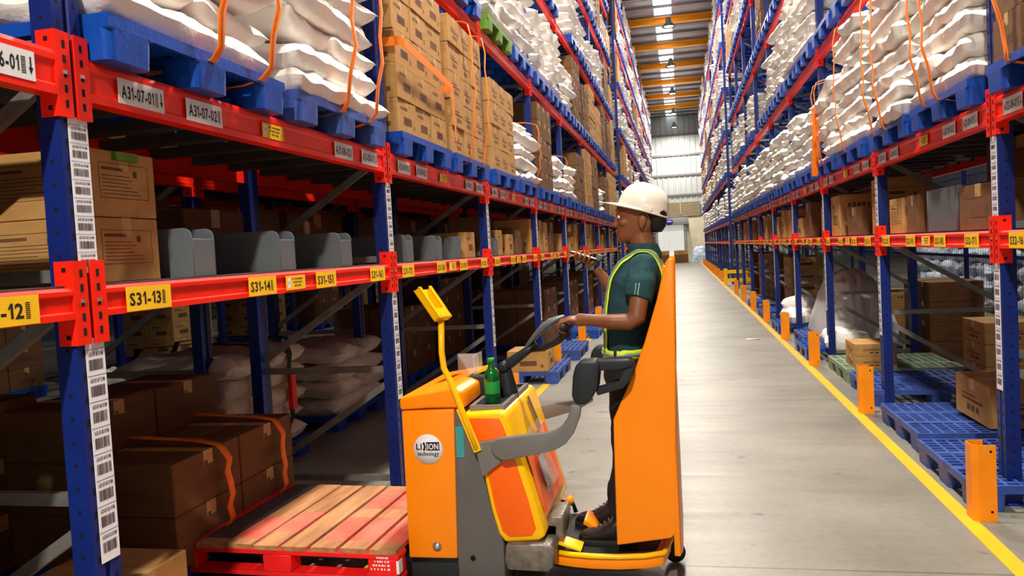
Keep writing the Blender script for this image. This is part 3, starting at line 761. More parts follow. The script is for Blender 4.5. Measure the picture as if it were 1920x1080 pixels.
for i, (d, x, y, z, sc, rz, c, k, wh, end, s, n) in enumerate(jobs_carton):
    if i < N_C:
        ob = link(bpy.data.objects.new('carton', C_M[c])); ob.location = (x, y, z); ob.scale = sc; ob.rotation_euler.z = rz
        if d < 9.6: tag(ob, 'carton, %s layer, %s stack, %s' % (ORD[k], end, wh), 'carton', 'cartons on the %s' % wh)
        else: tag(ob, 'brown carton in a stack far along the %s, %s' % (RACKN[s], wh.split(', ')[-1]), 'carton', 'distant cartons, %s, %s' % (RACKN[s], wh.split(', ')[-1]))
    else: hp.add(C_T[c], TRS((x, y, z), rz, sc))
o = hp.build('carton_stacks'); tag(o, 'many small brown cartons stacked on the far upper pallets of both racks', 'cartons', None, 'stuff')
hp = Heap()
for i, (d, x, y, z, pm, wh, n, s, lv) in enumerate(jobs_pallet):
    far = d > 14
    if i < N_P:
        lab = ('%s plastic pallet on the %s, %s, far along the aisle' % (COLN[pm], RACKN[s], TIER[lv])) if far else '%s plastic pallet, %s' % (COLN[pm], wh)
        put_pallet(x, y, z, pm, lab, 'distant blue pallets, %s, %s' % (RACKN[s], TIER[lv]) if far else 'plastic pallets on the rack beams', d < 11)
    else: hp.add(PST[pm], Matrix.Translation((x, y, z)))
for q_ in up_pal: hp.add(PST['pblue'], Matrix.Translation(q_))  # unseen pallets under the added shading sacks
o = hp.build('pallet_rows'); tag(o, 'blue plastic pallets along the distant rack tiers, plus unseen near ones added for shade', 'pallets', None, 'stuff')

# orange lashing straps round the loads
def strap_band(xc, yc, zb, ht, s, sag, mname, who, wd=.045, half=.5, top=None):
    xf = xc-s*half; zt = zb+ht+.03 if top is None else top; rng = random.Random(int(yc*100)); pts = []
    bul = [0, .02, .06, .05, .07, .06, .05, .06, .03]; n = len(bul)
    pts.append((xf+s*.30, zb+.095)); pts.append((xf+s*.08, zb+.10)); pts.append((xf-s*.012, zb+.12))
    for i in range(n): z = zb+.17+(zt-zb-.20)*i/(n-1); pts.append((xf-s*(bul[i]+sag), z))
    pts += [(xf-s*.01, zt-.01), (xf+s*.1, zt+.012), (xc, zt+.03), (xc+s*half, zt), (xc+s*(half+.05), zt-.1), (xc+s*(half+.06), zb+.12), (xf+s*.9, zb+.095)]
    mb = MB(); dy = [rng.uniform(-.012, .012) for _ in pts]; vs = []
    for (x, z), q in zip(pts, dy): vs += [(x, yc+q-wd/2, z), (x, yc+q+wd/2, z)]
    mb.add(vs, [(2*i, 2*i+1, 2*i+3, 2*i+2) for i in range(len(pts)-1)], 0, True)
    o = mb.build('lashing_strap', mname); m = o.modifiers.new('t', 'SOLIDIFY'); m.thickness = .004; m.offset = 0; return o
cnt = {}
for a in straps:
    cnt[a[7]] = cnt.get(a[7], 0)+1; k = cnt[a[7]]; two = sum(1 for b in straps if b[7] == a[7]) > 1
    tag(strap_band(*a), '%sorange strap round the %s' % ((('nearer ', 'farther ')[k-1] if two else ''), a[7]), 'strap', 'orange lashing straps')
# horizontal band round the first carton pallet
mb = MB(); x = -1.80+.025; z0 = 3.02
pts = [(x-.9, 5.14, z0+.03), (x, 5.15, z0+.03), (x+.012, 5.2, z0+.02), (x+.012, 5.8, z0-.02), (x+.012, 6.36, z0-.06), (x-.9, 6.4, z0-.06)]
vs = []
for p in pts: vs += [(p[0], p[1], p[2]-.03), (p[0], p[1], p[2]+.03)]
mb.add(vs, [(2*i, 2*i+1, 2*i+3, 2*i+2) for i in range(len(pts)-1)]); tl = MB().add([(x+.014, 6.30, z0-.06), (x+.014, 6.36, z0-.06), (x+.03, 6.35, z0-.5), (x+.03, 6.31, z0-.5)], [(0, 1, 2, 3)])
o = mb.build('lashing_strap', 'strap'); m = o.modifiers.new('t', 'SOLIDIFY'); m.thickness = .004; tag(o, 'orange strap wound level round the first tall carton pallet', 'strap', 'orange lashing straps'); tl.build('loose_end', 'strap', o)

# ---------------------------------------------------------------- goods set down one by one
def put_carton(x, y, z, sx, sy, sz, c, label, group=None, rz=0, name='carton'):
    o = link(bpy.data.objects.new(name, C_M[c])); o.location = (x, y, z); o.scale = (sx, sy, sz); o.rotation_euler.z = rz
    return tag(o, label, 'carton', group)
ZS = 1.567
# two big cartons and more on the lower shelf of the nearest bay
put_carton(-2.27, 2.62, ZS, .52, .36, .235, 0, 'lower of two lit cartons on the lower shelf behind the nearest upright')
put_carton(-2.27, 2.62, ZS+.237, .53, .35, .24, 0, 'upper of two lit cartons, green sticker on top, behind the nearest upright')
MB().box(-.018, .018, -.06, .06, 0, .03).build('green_sticker', 'pgreen').location = (-2.0, 2.6, ZS+.437)
so = bpy.data.objects['green_sticker']; so.parent = bpy.data.objects['carton.001'] if 'carton.001' in bpy.data.objects else None
up_c = [o for o in col.objects if o.get('label', '').startswith('upper of two lit')][0]
so.parent = up_c; so.location = (.505, 0, .86); so.scale = (1/.53, 1/.35, 1/.24)
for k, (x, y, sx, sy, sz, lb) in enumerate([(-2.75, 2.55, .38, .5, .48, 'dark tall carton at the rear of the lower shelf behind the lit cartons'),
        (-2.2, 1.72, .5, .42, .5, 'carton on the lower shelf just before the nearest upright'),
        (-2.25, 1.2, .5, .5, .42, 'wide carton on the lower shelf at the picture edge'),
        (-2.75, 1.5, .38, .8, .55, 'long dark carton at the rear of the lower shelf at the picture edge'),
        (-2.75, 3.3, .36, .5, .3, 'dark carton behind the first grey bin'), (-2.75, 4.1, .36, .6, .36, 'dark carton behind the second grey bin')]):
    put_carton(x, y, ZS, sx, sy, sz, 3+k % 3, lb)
def bin_mesh():
    mb = MB(); pr = [(-.26, 0), (.26, 0), (.26, .15)]+arc(.22, .16, .04, 0, 90, 5)[0:]+[(-.26, .2)]
    mb.prism(pr, -.08, -.074).prism(pr, .074, .08).box(-.26, .26, -.074, .074, 0, .006).box(-.26, -.254, -.074, .074, 0, .2).box(.253, .26, -.074, .074, 0, .155)
    return mb.mesh('shelf_bin', 'bin', bevel=.002, seg=1)
BIN = bin_mesh()
for k, (y, n) in enumerate([(2.98, 'first'), (3.70, 'second'), (4.42, 'third'), (5.55, 'fourth'), (6.28, 'fifth'), (6.86, 'sixth'), (8.35, 'seventh')]):
    o = link(bpy.data.objects.new('shelf_bin', BIN)); o.location = (-2.19, y, ZS)
    tag(o, '%s grey plastic bin from the nearest upright, open top, lower shelf' % n, 'bin', 'grey bins on the lower shelf')
# odd cartons on the lower shelves further along
rng = random.Random(21); nth = ['first', 'second', 'third', 'fourth', 'fifth', 'sixth', 'seventh', 'eighth', 'ninth', 'tenth', 'eleventh', 'twelfth', 'thirteenth', 'fourteenth', 'fifteenth', 'sixteenth', 'seventeenth', 'eighteenth', 'nineteenth', 'twentieth', 'twenty-first', 'twenty-second', 'twenty-third', 'twenty-fourth']
def shelf_row(s, items, who):
    for k, (y, wd, h, dp, c) in enumerate(items):
        x = s*(FACE[s]+.06+dp/2)
        put_carton(x, y, ZS+(.01 if s > 0 else 0), dp, wd, h, c, '%s carton from the camera along the lower shelf, %s' % (nth[k] if k < 24 else 'one far', who), 'cartons on the lower shelf, %s' % who)
L_it = [(7.35, .34, .24, .35, 1), (8.12, .20, .42, .4, 4), (8.62, .26, .28, .3, 0), (9.2, .30, .24, .4, 1), (9.7, .36, .30, .4, 4), (10.7, .46, .46, .5, 1), (11.3, .22, .46, .45, 0), (11.75, .3, .44, .4, 2), (12.3, .3, .46, .5, 4),
        (13.4, .3, .3, .4, 0), (13.9, .3, .46, .4, 3), (14.6, .5, .25, .5, 1), (15.3, .4, .5, .5, 0), (16.6, .4, .5, .5, 1), (17.2, .5, .55, .6, 2), (17.9, .5, .55, .6, 0), (18.6, .3, .3, .4, 4), (19.7, .6, .5, .6, 1), (20.6, .6, .35, .6, 0), (21.3, .4, .5, .5, 4), (22.5, .6, .5, .6, 1), (23.6, .6, .4, .6, 0)]
shelf_row(-1, L_it, RACKN[-1])
R_it = [(5.50, .7, .29, .8, 4), (7.45, .42, .30, .5, 0), (6.95, .3, .30, .5, 4), (8.15, .34, .52, .45, 0), (9.2, .6, .3, .7, 4), (10.2, .5, .48, .7, 1), (11.0, .34, .40, .35, 0), (12.3, .5, .5, .6, 4), (13.2, .5, .3, .6, 1), (14.3, .6, .48, .5, 0), (15.2, .4, .5, .5, 2), (16.2, .3, .42, .4, 0), (17.2, .6, .5, .6, 4), (18.4, .4, .5, .6, 1), (19.7, .6, .5, .6, 0), (21.2, .6, .4, .6, 4), (22.6, .6, .5, .6, 2), (24.2, .6, .5, .6, 1), (26, .6, .5, .6, 4)]
shelf_row(1, R_it, RACKN[1])
for k, (y, wd, n) in enumerate(((6.25, .56, 'nearer'), (5.95-.3+3.9, .01, 'x'))):
    if wd > .1:
        o = link(bpy.data.objects.new('shelf_bin', BIN)); o.location = (2.25, y, ZS+.01); o.scale = (1.6, 4.4, 1.55); tag(o, 'large grey bin on the lower shelf of the opposite rack, nearest bay', 'bin')
put_carton(2.5, 5.95, ZS+.33, .5, 1.3, .30, 4, 'long dark carton resting over the large grey bin, opposite rack')

# floor level, truck side: strapped cartons behind the nearest upright
t = put_pallet(-2.95, 3.95, 0, 'pblue', 'dark blue pallet on the floor under the strapped cartons', None, True)
k = 0
for iz in range(3):
    for ix in (0, 1):
        for iy in (0, 1):
            if iz == 2 and ix == 0: continue
            put_carton(-2.66-.5*ix, 3.64+.60*iy, .15+.262*iz, .48, .585, .26, 4, 'strapped carton, %s layer, %s %s of the floor stack behind the red pallet' % (ORD[iz], ('near', 'far')[iy], ('front', 'rear')[ix]), 'strapped cartons on the floor')
for y, w_ in ((3.72, 'nearer'), (4.30, 'farther')):
    o = strap_band(-2.92, y, 0, .68, -1, .006, 'strap', '', .05, .5, top=.69)
    tag(o, '%s orange strap over the dark carton stack on the floor' % w_, 'strap', 'orange straps over the floor cartons')
# cartons low at the left edge, on a wooden pallet
def wood_pallet(x, y, z, lx, ly, h, top, body, label, rz=0, nb=8, name='wooden_pallet', blockmark=False):
    t = empty(name, (x, y, z), rz, label, 'pallet'); wd = lx/nb*.84; rr = random.Random(nb)
    for i in range(nb):
        xc = -lx/2+lx/nb*(i+.5); MB().box(xc-wd/2, xc+wd/2, -ly/2+rr.uniform(-.004, .004), ly/2, h-.022, h).build('deck_board', top if not callable(top) else top(i), t, bevel=.003, seg=1)
    for yy in (-ly/2+.05, 0, ly/2-.05): MB().box(-lx/2, lx/2, yy-.05, yy+.05, h-.045, h-.0225).build('stringer_board', body, t)
    for yy in (-ly/2+.05, 0, ly/2-.05):
        for xx in (-lx/2+.07, 0, lx/2-.07): MB().box(xx-.07, xx+.07, yy-.05, yy+.05, .02, h-.0455).build('block', body, t, bevel=.004, seg=1)
        MB().box(-lx/2, lx/2, yy-.05, yy+.05, 0, .02).build('bottom_board', body, t)
    return t
wood_pallet(-2.45, 2.55, 0, 1.0, 1.15, .14, 'wood', 'wood', 'plain wooden pallet on the floor behind the nearest upright')
put_carton(-2.38, 2.78, .14, .46, .50, .25, 1, 'open-cornered carton on the wooden pallet beside the nearest upright foot')
put_carton(-2.75, 2.2, .14, .4, .5, .22, 4, 'flat carton on the wooden pallet at the lower picture edge')
put_pallet(-2.5, 1.35, 0, 'pblue', 'blue pallet on the floor at the picture edge', None, True)
k = 0
for iz, (yy, hh) in enumerate(((1.35, .26), (1.4, .26), (1.3, .24))):
    for ix in (0, 1):
        for iy in (0, 1):
            put_carton(-2.28-.46*ix, yy-.28+.55*iy, .15+.262*iz, .45, .53, hh, 4 if iy else 1, 'dark carton, %s layer, %s %s, floor stack at the picture edge' % (ORD[iz], ('near', 'far')[iy], ('front', 'rear')[ix]), 'dark cartons at the picture edge')
# back rack floor: two strapped sack stacks, dark cartons beyond
def sack_pile(xc, yc, z, layers, m, label, group, L_=1.0, W_=.55, back=False, pats='xy', rotb=0):
    for k in range(layers):
        o = pats[k % len(pats)]
        for e in (-1, 1):
            dx, dy = (0, e*.28) if o == 'x' else (e*.24, 0)
            q = random.Random(k*7+e+int(yc*10)); me = SG[o][q.randrange(3)]
            ob = link(bpy.data.objects.new('sack', me)); ob.location = (xc+dx+q.uniform(-.04, .04), yc+dy+q.uniform(-.03, .03), z+.09+k*.16); ob.rotation_euler = (q.uniform(-.05, .05), 0, rotb+q.uniform(-.08, .08))
            tag(ob, label % (ORD[k], ('near', 'far')[e > 0] if o == 'x' else ('rear', 'front')[e > 0]), 'sack', group)
SG = {o: [sack_mesh(*((1.0, .6, .18) if o == 'x' else (1.16, .52, .18)), 32, 20, k+40, 'sackg', 1.2) for k in range(3)] for o in 'xy'}
put_pallet(-3.66, 5.65, 0, 'pblue', 'pallet under the black-strapped sack pile behind the truck-side rack', None, True)
sack_pile(-3.66, 5.65, .15, 5, 'sackg', 'dusty sack, %s layer, %s end, black-strapped pile behind the truck-side rack', 'black-strapped sack pile')
for y, w_ in ((5.45, 'nearer'), (5.95, 'farther')):
    o = strap_band(-3.66, y, 0, .98, -1, -.05, 'strapk', '', .07, .5, top=1.0); tag(o, '%s dark webbing strap over the sack pile behind the truck-side rack' % w_, 'strap', 'dark webbing straps')
    mb = MB().box(-3.66+.495, -3.66+.535, y-.036, y+.036, .42, .72).build('red_sleeve', 'red', o)
put_pallet(-3.7, 7.5, 0, 'pblue', 'dark pallet under the small sack pile behind the battery cover', None, True)
sack_pile(-3.68, 7.5, .15, 4, 'sackg', 'dusty sack, %s layer, %s end, small pile seen above the battery cover', 'small sack pile', pats='yx')
# cartons and wrapped goods across the next aisle, seen through the rack
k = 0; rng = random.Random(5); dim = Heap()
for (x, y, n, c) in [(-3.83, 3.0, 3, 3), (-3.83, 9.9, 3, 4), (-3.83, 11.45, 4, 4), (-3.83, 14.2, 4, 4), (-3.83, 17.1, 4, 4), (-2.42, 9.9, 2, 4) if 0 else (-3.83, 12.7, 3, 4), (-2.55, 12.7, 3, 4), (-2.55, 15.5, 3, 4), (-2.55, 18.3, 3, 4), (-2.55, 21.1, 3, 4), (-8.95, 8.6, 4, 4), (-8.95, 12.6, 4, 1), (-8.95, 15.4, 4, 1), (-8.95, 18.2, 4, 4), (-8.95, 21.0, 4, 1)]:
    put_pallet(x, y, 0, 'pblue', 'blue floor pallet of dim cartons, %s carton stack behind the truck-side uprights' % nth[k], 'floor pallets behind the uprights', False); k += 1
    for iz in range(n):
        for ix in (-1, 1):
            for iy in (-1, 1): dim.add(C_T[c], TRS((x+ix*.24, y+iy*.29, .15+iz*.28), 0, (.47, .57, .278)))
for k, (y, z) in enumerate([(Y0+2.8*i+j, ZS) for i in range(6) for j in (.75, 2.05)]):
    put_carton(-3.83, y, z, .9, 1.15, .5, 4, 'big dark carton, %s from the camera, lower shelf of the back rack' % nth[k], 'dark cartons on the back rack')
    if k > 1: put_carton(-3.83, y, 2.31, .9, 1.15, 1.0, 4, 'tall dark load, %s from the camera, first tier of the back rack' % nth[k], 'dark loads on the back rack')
# ramp of blue pallets, white bag and orange guard across the next aisle
for k, y in enumerate((10.4, 11.7, 13.0)):
    put_pallet(-6.9-.4*k, y, 0, 'pblue2', '%s loose blue pallet in the next aisle, seen through the truck-side rack' % nth[k], 'loose pallets in the next aisle', True)
o = link(bpy.data.objects.new('sack', S_HI['x'][1])); o.location = (-6.7, 8.3, .24); o.scale = (.8, 1, 2.6); tag(o, 'bright white bag on the floor of the next aisle', 'sack')

# floor level, far part of the truck side: carton on a blue pallet by the yellow line, orange upright guards
def guard(x, y, s, label, h=.42, rz=0):
    t = MB(); d = .115; th = .006
    pl = [(-d, -.085), (-d*.4, -.10), (d*.4, -.10), (d, -.085), (d, .03), (d-th, .03), (d-th, -.078), (-d+th, -.078), (-d+th, .03), (-d, .03)]
    # footprint bent round the upright: outer face towards the aisle
    t.prismz([(s*(-b), a) for a, b in pl], 0, h)
    for a in (-.07, .07):
        for z in (.05, h-.04): t.lathe([(.009, -.108 if s > 0 else .108), (.009, -.1 if s > 0 else .1)], (0, 0, 0), 8, 1, 'z') if False else None
    o = t.build('upright_guard', ['orange', 'hole'], bevel=.002, seg=1); o.location = (x, y, 0); o.rotation_euler.z = math.pi+rz if False else rz
    return tag(o, label, 'guard', 'orange upright guards on the floor')
def guard2(x, y, s, label, h=.42):
    """folded plate: broad face to the camera side, lip to the aisle"""
    mb = MB(); w1, w2, th = .118, .13, .006
    pl = [(0, -w2/2+.02), (.03, -w2/2), (w1, -w2/2), (w1, -w2/2+th), (.032, -w2/2+th), (th, -w2/2+.024), (th, w2/2-.024), (.032, w2/2-th), (w1*.8, w2/2-th), (w1*.8, w2/2), (.03, w2/2), (0, w2/2-.02)]
    mb.prismz([(s*a, b) for a, b in pl], 0, h)
    for z in (.05, h-.04):
        c = mb; x0 = s*(w1-.02); mb.box(min(x0, x0-s*.012), max(x0, x0-s*.012), -w2/2-.002, -w2/2+.001, z, z+.012, 1)
    o = mb.build('upright_guard', ['orange', 'hole']); o.location = (x, y, 0); return tag(o, label, 'guard', 'orange upright guards on the floor')
for n in range(1, 9): 
    if n != 9: guard2(1.49, Y0+PITCH_Y*n-.30, 1, 'orange floor guard before the %s upright of the opposite rack' % nth[n-1], .42)
for n in range(10, 21): guard2(1.49, Y0+PITCH_Y*n-.30, 1, 'small orange guard along the distant run of the opposite rack', .42)
for n in range(2, 9): guard2(-1.60, Y0+PITCH_Y*n-.30, -1, 'orange floor guard before the %s truck-side upright' % nth[n-1], .42)
for n in (10, 11, 12, 13, 14): guard2(-1.60, Y0+PITCH_Y*n-.3, -1, 'small orange guard along the distant truck-side run', .42)
guard2(-8.1, 9.3, -1, 'orange guard across the next aisle, seen through the truck-side rack', .6)
put_pallet(-2.0, 9.95, 0, 'pblue2', 'blue pallet on the floor beyond the tiller, under the small carton', None, True)
put_carton(-1.86, 9.62, .15, .5, .5, .25, 1, 'small carton on the floor pallet just beyond the tiller arm')
put_pallet(-1.98, 11.9, 0, 'pblue2', 'blue floor pallet beside the yellow line, next beyond the small carton', None, True)
put_pallet(-1.98, 14.6, 0, 'pblue', 'blue floor pallet beside the yellow line, third beyond the tiller', None, True)

# floor level, opposite rack
P_ = [(2.12, 3.35, 'pblue2', 'blue grid pallet at the lower corner, before the nearest orange guard'), (2.12, 5.40, 'pblue2', 'grid-top pallet directly behind the nearest orange guard'),
      (2.17, 6.66, 'pblue2', 'faded grid-top pallet pushed under the large tilted carton'), (2.25, 8.35, 'pblue2', 'grid-top pallet behind the second orange guard'),
      (2.25, 9.62, 'pgrey', 'grey-green pallet carrying the low double carton'), (2.1, 11.35, 'pblue', 'blue pallet just past the third upright, opposite rack'), (2.25, 12.6, 'pblue2', 'pallet under the plastic sheeting, opposite rack'),
      (2.1, 14.4, 'pblue', 'blue pallet holding the white bags by the yellow line'), (2.1, 17.0, 'pblue', 'dark blue floor pallet beyond the white bags, opposite rack'), (2.1, 19.6, 'pblue', 'dark blue floor pallet near the far orange guards')]
for k, (x, y, m, lb) in enumerate(P_): put_pallet(x, y, 0, m, lb, None, True, 0, True)
c = put_carton(2.32, 6.5, .17, .50, .60, .30, 2, 'large tilted carton with bulging side on the grid pallets', rz=.06); c.rotation_euler.x = .04
put_carton(1.98, 9.32, .15, .42, .50, .13, 2, 'upper half of the low double carton on the grey-green pallet').location.z = .285
put_carton(1.98, 9.32, .15, .42, .50, .133, 2, 'bottom half of the low double carton on the grey-green pallet')
for iz in range(3): put_carton(3.12, 8.8, .02+iz*.215, .56, .62, .213, 2, 'stacked carton, %s of three, before the wire mesh' % ('bottom', 'middle', 'top')[iz], 'three stacked cartons before the mesh')
wood_pallet(3.12, 8.8, -.0, .7, .7, .02, 'wood', 'wood', 'x') if False else None
k = 0
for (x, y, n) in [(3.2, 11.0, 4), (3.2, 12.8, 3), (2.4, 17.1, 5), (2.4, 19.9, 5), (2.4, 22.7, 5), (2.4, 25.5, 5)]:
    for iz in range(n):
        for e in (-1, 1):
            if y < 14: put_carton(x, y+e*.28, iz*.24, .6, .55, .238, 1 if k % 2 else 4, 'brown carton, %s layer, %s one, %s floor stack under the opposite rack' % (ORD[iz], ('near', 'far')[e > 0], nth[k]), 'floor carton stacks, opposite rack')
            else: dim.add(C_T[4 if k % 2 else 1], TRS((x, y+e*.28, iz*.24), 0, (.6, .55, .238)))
    k += 1
tag(dim.build('dim_cartons'), 'dim brown cartons stacked on the floor deep behind the rack uprights', 'cartons', None, 'stuff')
# plastic sheeting heaped over a pallet
def heap_mesh(name, L, W, H, seed, m, nu=40, nv=30):
    mb = MB(); vs = []; fs = []; off = Vector((seed*3.1, seed, 0))
    for i in range(nu+1):
        for j in range(nv+1):
            u = -1+2*i/nu; v = -1+2*j/nv; t = (max(0, 1-abs(u)**3))**.6*(max(0, 1-abs(v)**3))**.6
            n = abs(noise.noise(Vector((u*2.3, v*2.3, 0))+off))*.5+abs(noise.noise(Vector((u*6, v*5, 3))+off))*.25
            vs.append((u*L/2, v*W/2, max(0, H*t*(1-.55*n)-.0)))
    for i in range(nu):
        for j in range(nv): a = i*(nv+1)+j; fs.append((a, a+nv+1, a+nv+2, a+1))
    n0 = len(vs); mb.add(vs, fs, 0, True); mb.add([(-L/2, -W/2, 0), (L/2, -W/2, 0), (L/2, W/2, 0), (-L/2, W/2, 0)], [(0, 3, 2, 1)], 0)
    return mb.mesh(name, m)
o = link(bpy.data.objects.new('plastic_sheeting', heap_mesh('sheet', .86, 2.3, .98, 3, 'wrap'))); o.location = (2.33, 12.15, .151); tag(o, 'crumpled clear plastic sheeting heaped under the opposite rack', 'sheeting')
for k, (x, y, z, rz) in enumerate([(2.02, 14.1, .29, .2), (2.0, 14.7, .29, 1.2), (2.08, 14.4, .47, .7), (2.02, 10.95, .27, 1.5)]):
    o = link(bpy.data.objects.new('sack', S_HI['x'][k % 4])); o.location = (x, y, z); o.scale = (.7, .9, 1.5); o.rotation_euler.z = rz
    tag(o, ['white bag lying nearest the third orange guard', 'white bag behind two others past the third guard', 'top white bag of three by the yellow line', 'flat white bag under the plastic sheeting'][k], 'sack')
# wire mesh fence behind the opposite rack and the blue-white bags stored beyond it
t = empty('mesh_fence', (3.75, 2, 0), 0, 'fine wire mesh fence on blue posts behind the opposite rack', 'fence'); mb = MB()
for i in range(0, 300): mb.box(-.0016, .0016, i*.09-.0016, i*.09+.0016, .05, 2.4)
for j in range(0, 27): mb.box(-.0016, .0016, 0, 27, .06+j*.09-.0016, .06+j*.09+.0016)
mb.build('wire_panel', 'black', t)
for i in range(0, 12): MB().box(-.025, .025, i*2.45-.025, i*2.45+.025, 0, 2.45).build('post', 'navy', t)
MB().box(-.02, .02, 0, 27, 1.2, 1.24).build('rail', 'navy', t)
BB = [sack_mesh(1.0, .9, .36, 22, 18, 70+k, 'bulk', 2.2) for k in range(4)]; rng = random.Random(8); nbk = 0
for j in range(15):
    for i in range(2):
        for k in range(5 if i == 0 else 5):
            if i == 1 and k < 3: continue
            y = 6.6+j*1.02+rng.uniform(-.06, .06); x = 6.0+i*.95+rng.uniform(-.05, .05)
            o = link(bpy.data.objects.new('bulk_bag', BB[rng.randrange(4)])); o.location = (x+.04*k, y, .18+k*.30); o.rotation_euler = (rng.uniform(-.07, .07), rng.uniform(-.05, .05), rng.choice((0, math.pi))+rng.uniform(-.15, .15))
            tag(o, 'blue and white filled bag in the long heap beyond the wire mesh', 'bag', 'blue-white bags heaped beyond the mesh')
t = empty('red_crate', (4.45, 9.6, 0), 0, 'low red crate on the floor just beyond the wire mesh', 'crate')
MB().box(-.3, .3, -.45, .45, .35, .37).box(-.3, .3, -.45, -.43, .37, .5).box(-.3, .3, .43, .45, .37, .5).box(-.3, -.28, -.45, .45, .37, .5).box(.28, .3, -.45, .45, .37, .5).build('tray', 'pred', t)
MB().box(-.27, -.23, -.42, -.38, 0, .35).box(.23, .27, -.42, -.38, 0, .35).box(-.27, -.23, .38, .42, 0, .35).box(.23, .27, .38, .42, 0, .35).build('leg', 'black', t)
# end-of-run protector where the cross passage begins
t = empty('rack_end_barrier', (1.62, 29.4, 0), 0, 'yellow barrier at the end of the distant rack run by the cross passage', 'barrier')
for z in (.12, .42): MB().box(-.12, 1.3, -.05, .05, z, z+.12).build('rail', 'tyel', t)
for x in (-.1, .6, 1.25): MB().box(x-.06, x+.06, -.04, .10, 0, .6).build('post', 'tyel', t)
# things at the far end by the dock
for k, (x, y, n) in enumerate([(-1.5, 66.5, 3), (.0, 66.0, 3)]):
    for iz in range(n):
        put_carton(x, y, iz*.34, 1.1, 1.1, .335, 4 if iz < 2 else 2, '%s carton of the %s stack before the dock curtain' % (ORD[iz], ('smaller', 'wider')[k]), 'cartons before the dock')
o = link(bpy.data.objects.new('wrapped_load', heap_mesh('wl', 1.7, 1.6, 1.35, 11, 'bulk'))); o.location = (1.55, 64.6, 0); tag(o, 'pale blue wrapped load standing at the far end beside the dock', 'load')
o = link(bpy.data.objects.new('paper_scrap', MB().add([(-.1, -.05, .004), (.1, -.06, .012), (.12, .05, .004), (-.08, .06, .01)], [(0, 1, 2, 3)]).mesh('p', 'white'))); o.location = (1.05, 13.2, 0); tag(o, 'small white paper scrap on the floor near the yellow line', 'paper')

# ---------------------------------------------------------------- red pallet on the truck's forks
t = empty('wooden_pallet', (-1.93, 3.94, .10), -.035, 'red painted wooden pallet with worn pink boards on the truck forks', 'pallet')
LX, LY, PH = 1.22, .98, .15
nb = 8
for i in range(nb):
    xc = -LX/2+LX/nb*(i+.5); wd = LX/nb*(.86 if i not in (1, 2) else .97); rr = random.Random(i); mb = MB()
    sg = [(-.5, -.40, 0), (-.40, -.06, 1), (-.06, .08, 0), (.08, .42, 1), (.42, .5, 0)]
    if i == 0: sg = [(-.5, .5, 2)]
    if i in (3, 4): sg = [(-.5, -.30, 0), (-.30, .0, 1 if i == 3 else 0), (.0, .5, 0)]
    if i in (1, 2): sg = [(-.5, -.42, 0), (-.42, -.1, 3 if i == 1 else 1), (-.1, .5, 3 if i == 1 else 0)]
    dy = rr.uniform(-.006, .006)
    for a, b, m_ in sg: mb.box(xc-wd/2, xc+wd/2, a*LY+dy, b*LY+dy, PH-.022, PH, m_)
    mb.build('deck_board', ['wood', 'woodp', 'pred', 'deck'], t)
for yy in (-LY/2+.05, 0, LY/2-.05):
    MB().box(-LX/2, LX/2, yy-.05, yy+.05, PH-.044, PH-.0225).build('stringer_board', 'pred', t, bevel=.002, seg=1)
    for xx in (-LX/2+.07, -.02, LX/2-.08): MB().box(xx-.075, xx+.075, yy-.05, yy+.05, .02, PH-.0445).build('block', 'pred', t, bevel=.005, seg=1)
    MB().box(-LX/2, LX/2, yy-.05, yy+.05, 0, .02).build('bottom_board', 'pred', t, bevel=.002, seg=1)
mb = MB(); rr = random.Random(2)
for k in range(4): bars(mb, (LX/2-.14+.01*k, -LY/2-.0015, .055+.018*k), (1, 0, 0), (0, 0, 1), .10-.012*k, .009, 6, 0, rr)
mb.box(LX/2-.012, LX/2+.001, -LY/2-.001, -LY/2+.045, .04, .10, 0)
mb.build('sticker', 'white', t)

# ---------------------------------------------------------------- the pallet truck
YN, YF = 3.55, 4.27
truck = empty('pallet_truck', (-.7, 3.9, 0), 0, 'orange stand-on electric pallet truck carrying the operator', 'pallet truck')
def tp(px, Y=YN): return [(T(a, b, Y)[0]+.7, T(a, b, Y)[1]) for a, b in px]
def ty(y): return y-3.9
def tpart(name, px, y0, y1, m, parent=None, bevel=.006, seg=2, Y=YN, zmin=.02):
    pl = [(x, max(z, zmin)) for x, z in tp(px, Y)]
    return MB().prism(pl, ty(y0), ty(y1)).build(name, m, parent or truck, bevel=bevel, seg=seg)
tpart('battery_box', [(752, 771), (851, 767), (858, 1048), (767, 1046)], YN, YF, 'tor', bevel=.010)
cap = tpart('battery_lid', [(750, 769), (748, 752), (753, 744), (848, 727), (868, 735), (872, 765), (800, 766), (775, 768)], YN-.004, YF+.004, 'tor', bevel=.014, seg=3)
x0, z0 = tp([(772, 738)])[0]; x1, z1 = tp([(835, 728)])[0]
mb = MB(); mb.add([(x0+.02, ty(3.85), z0+.012), (x1-.1, ty(3.85), z0+.027), (x1-.06, ty(4.1), z0+.027), (x0+.06, ty(4.1), z0+.012)], [(0, 1, 2, 3)]); o = mb.build('lid_label', 'white', cap); o.location.z = .008
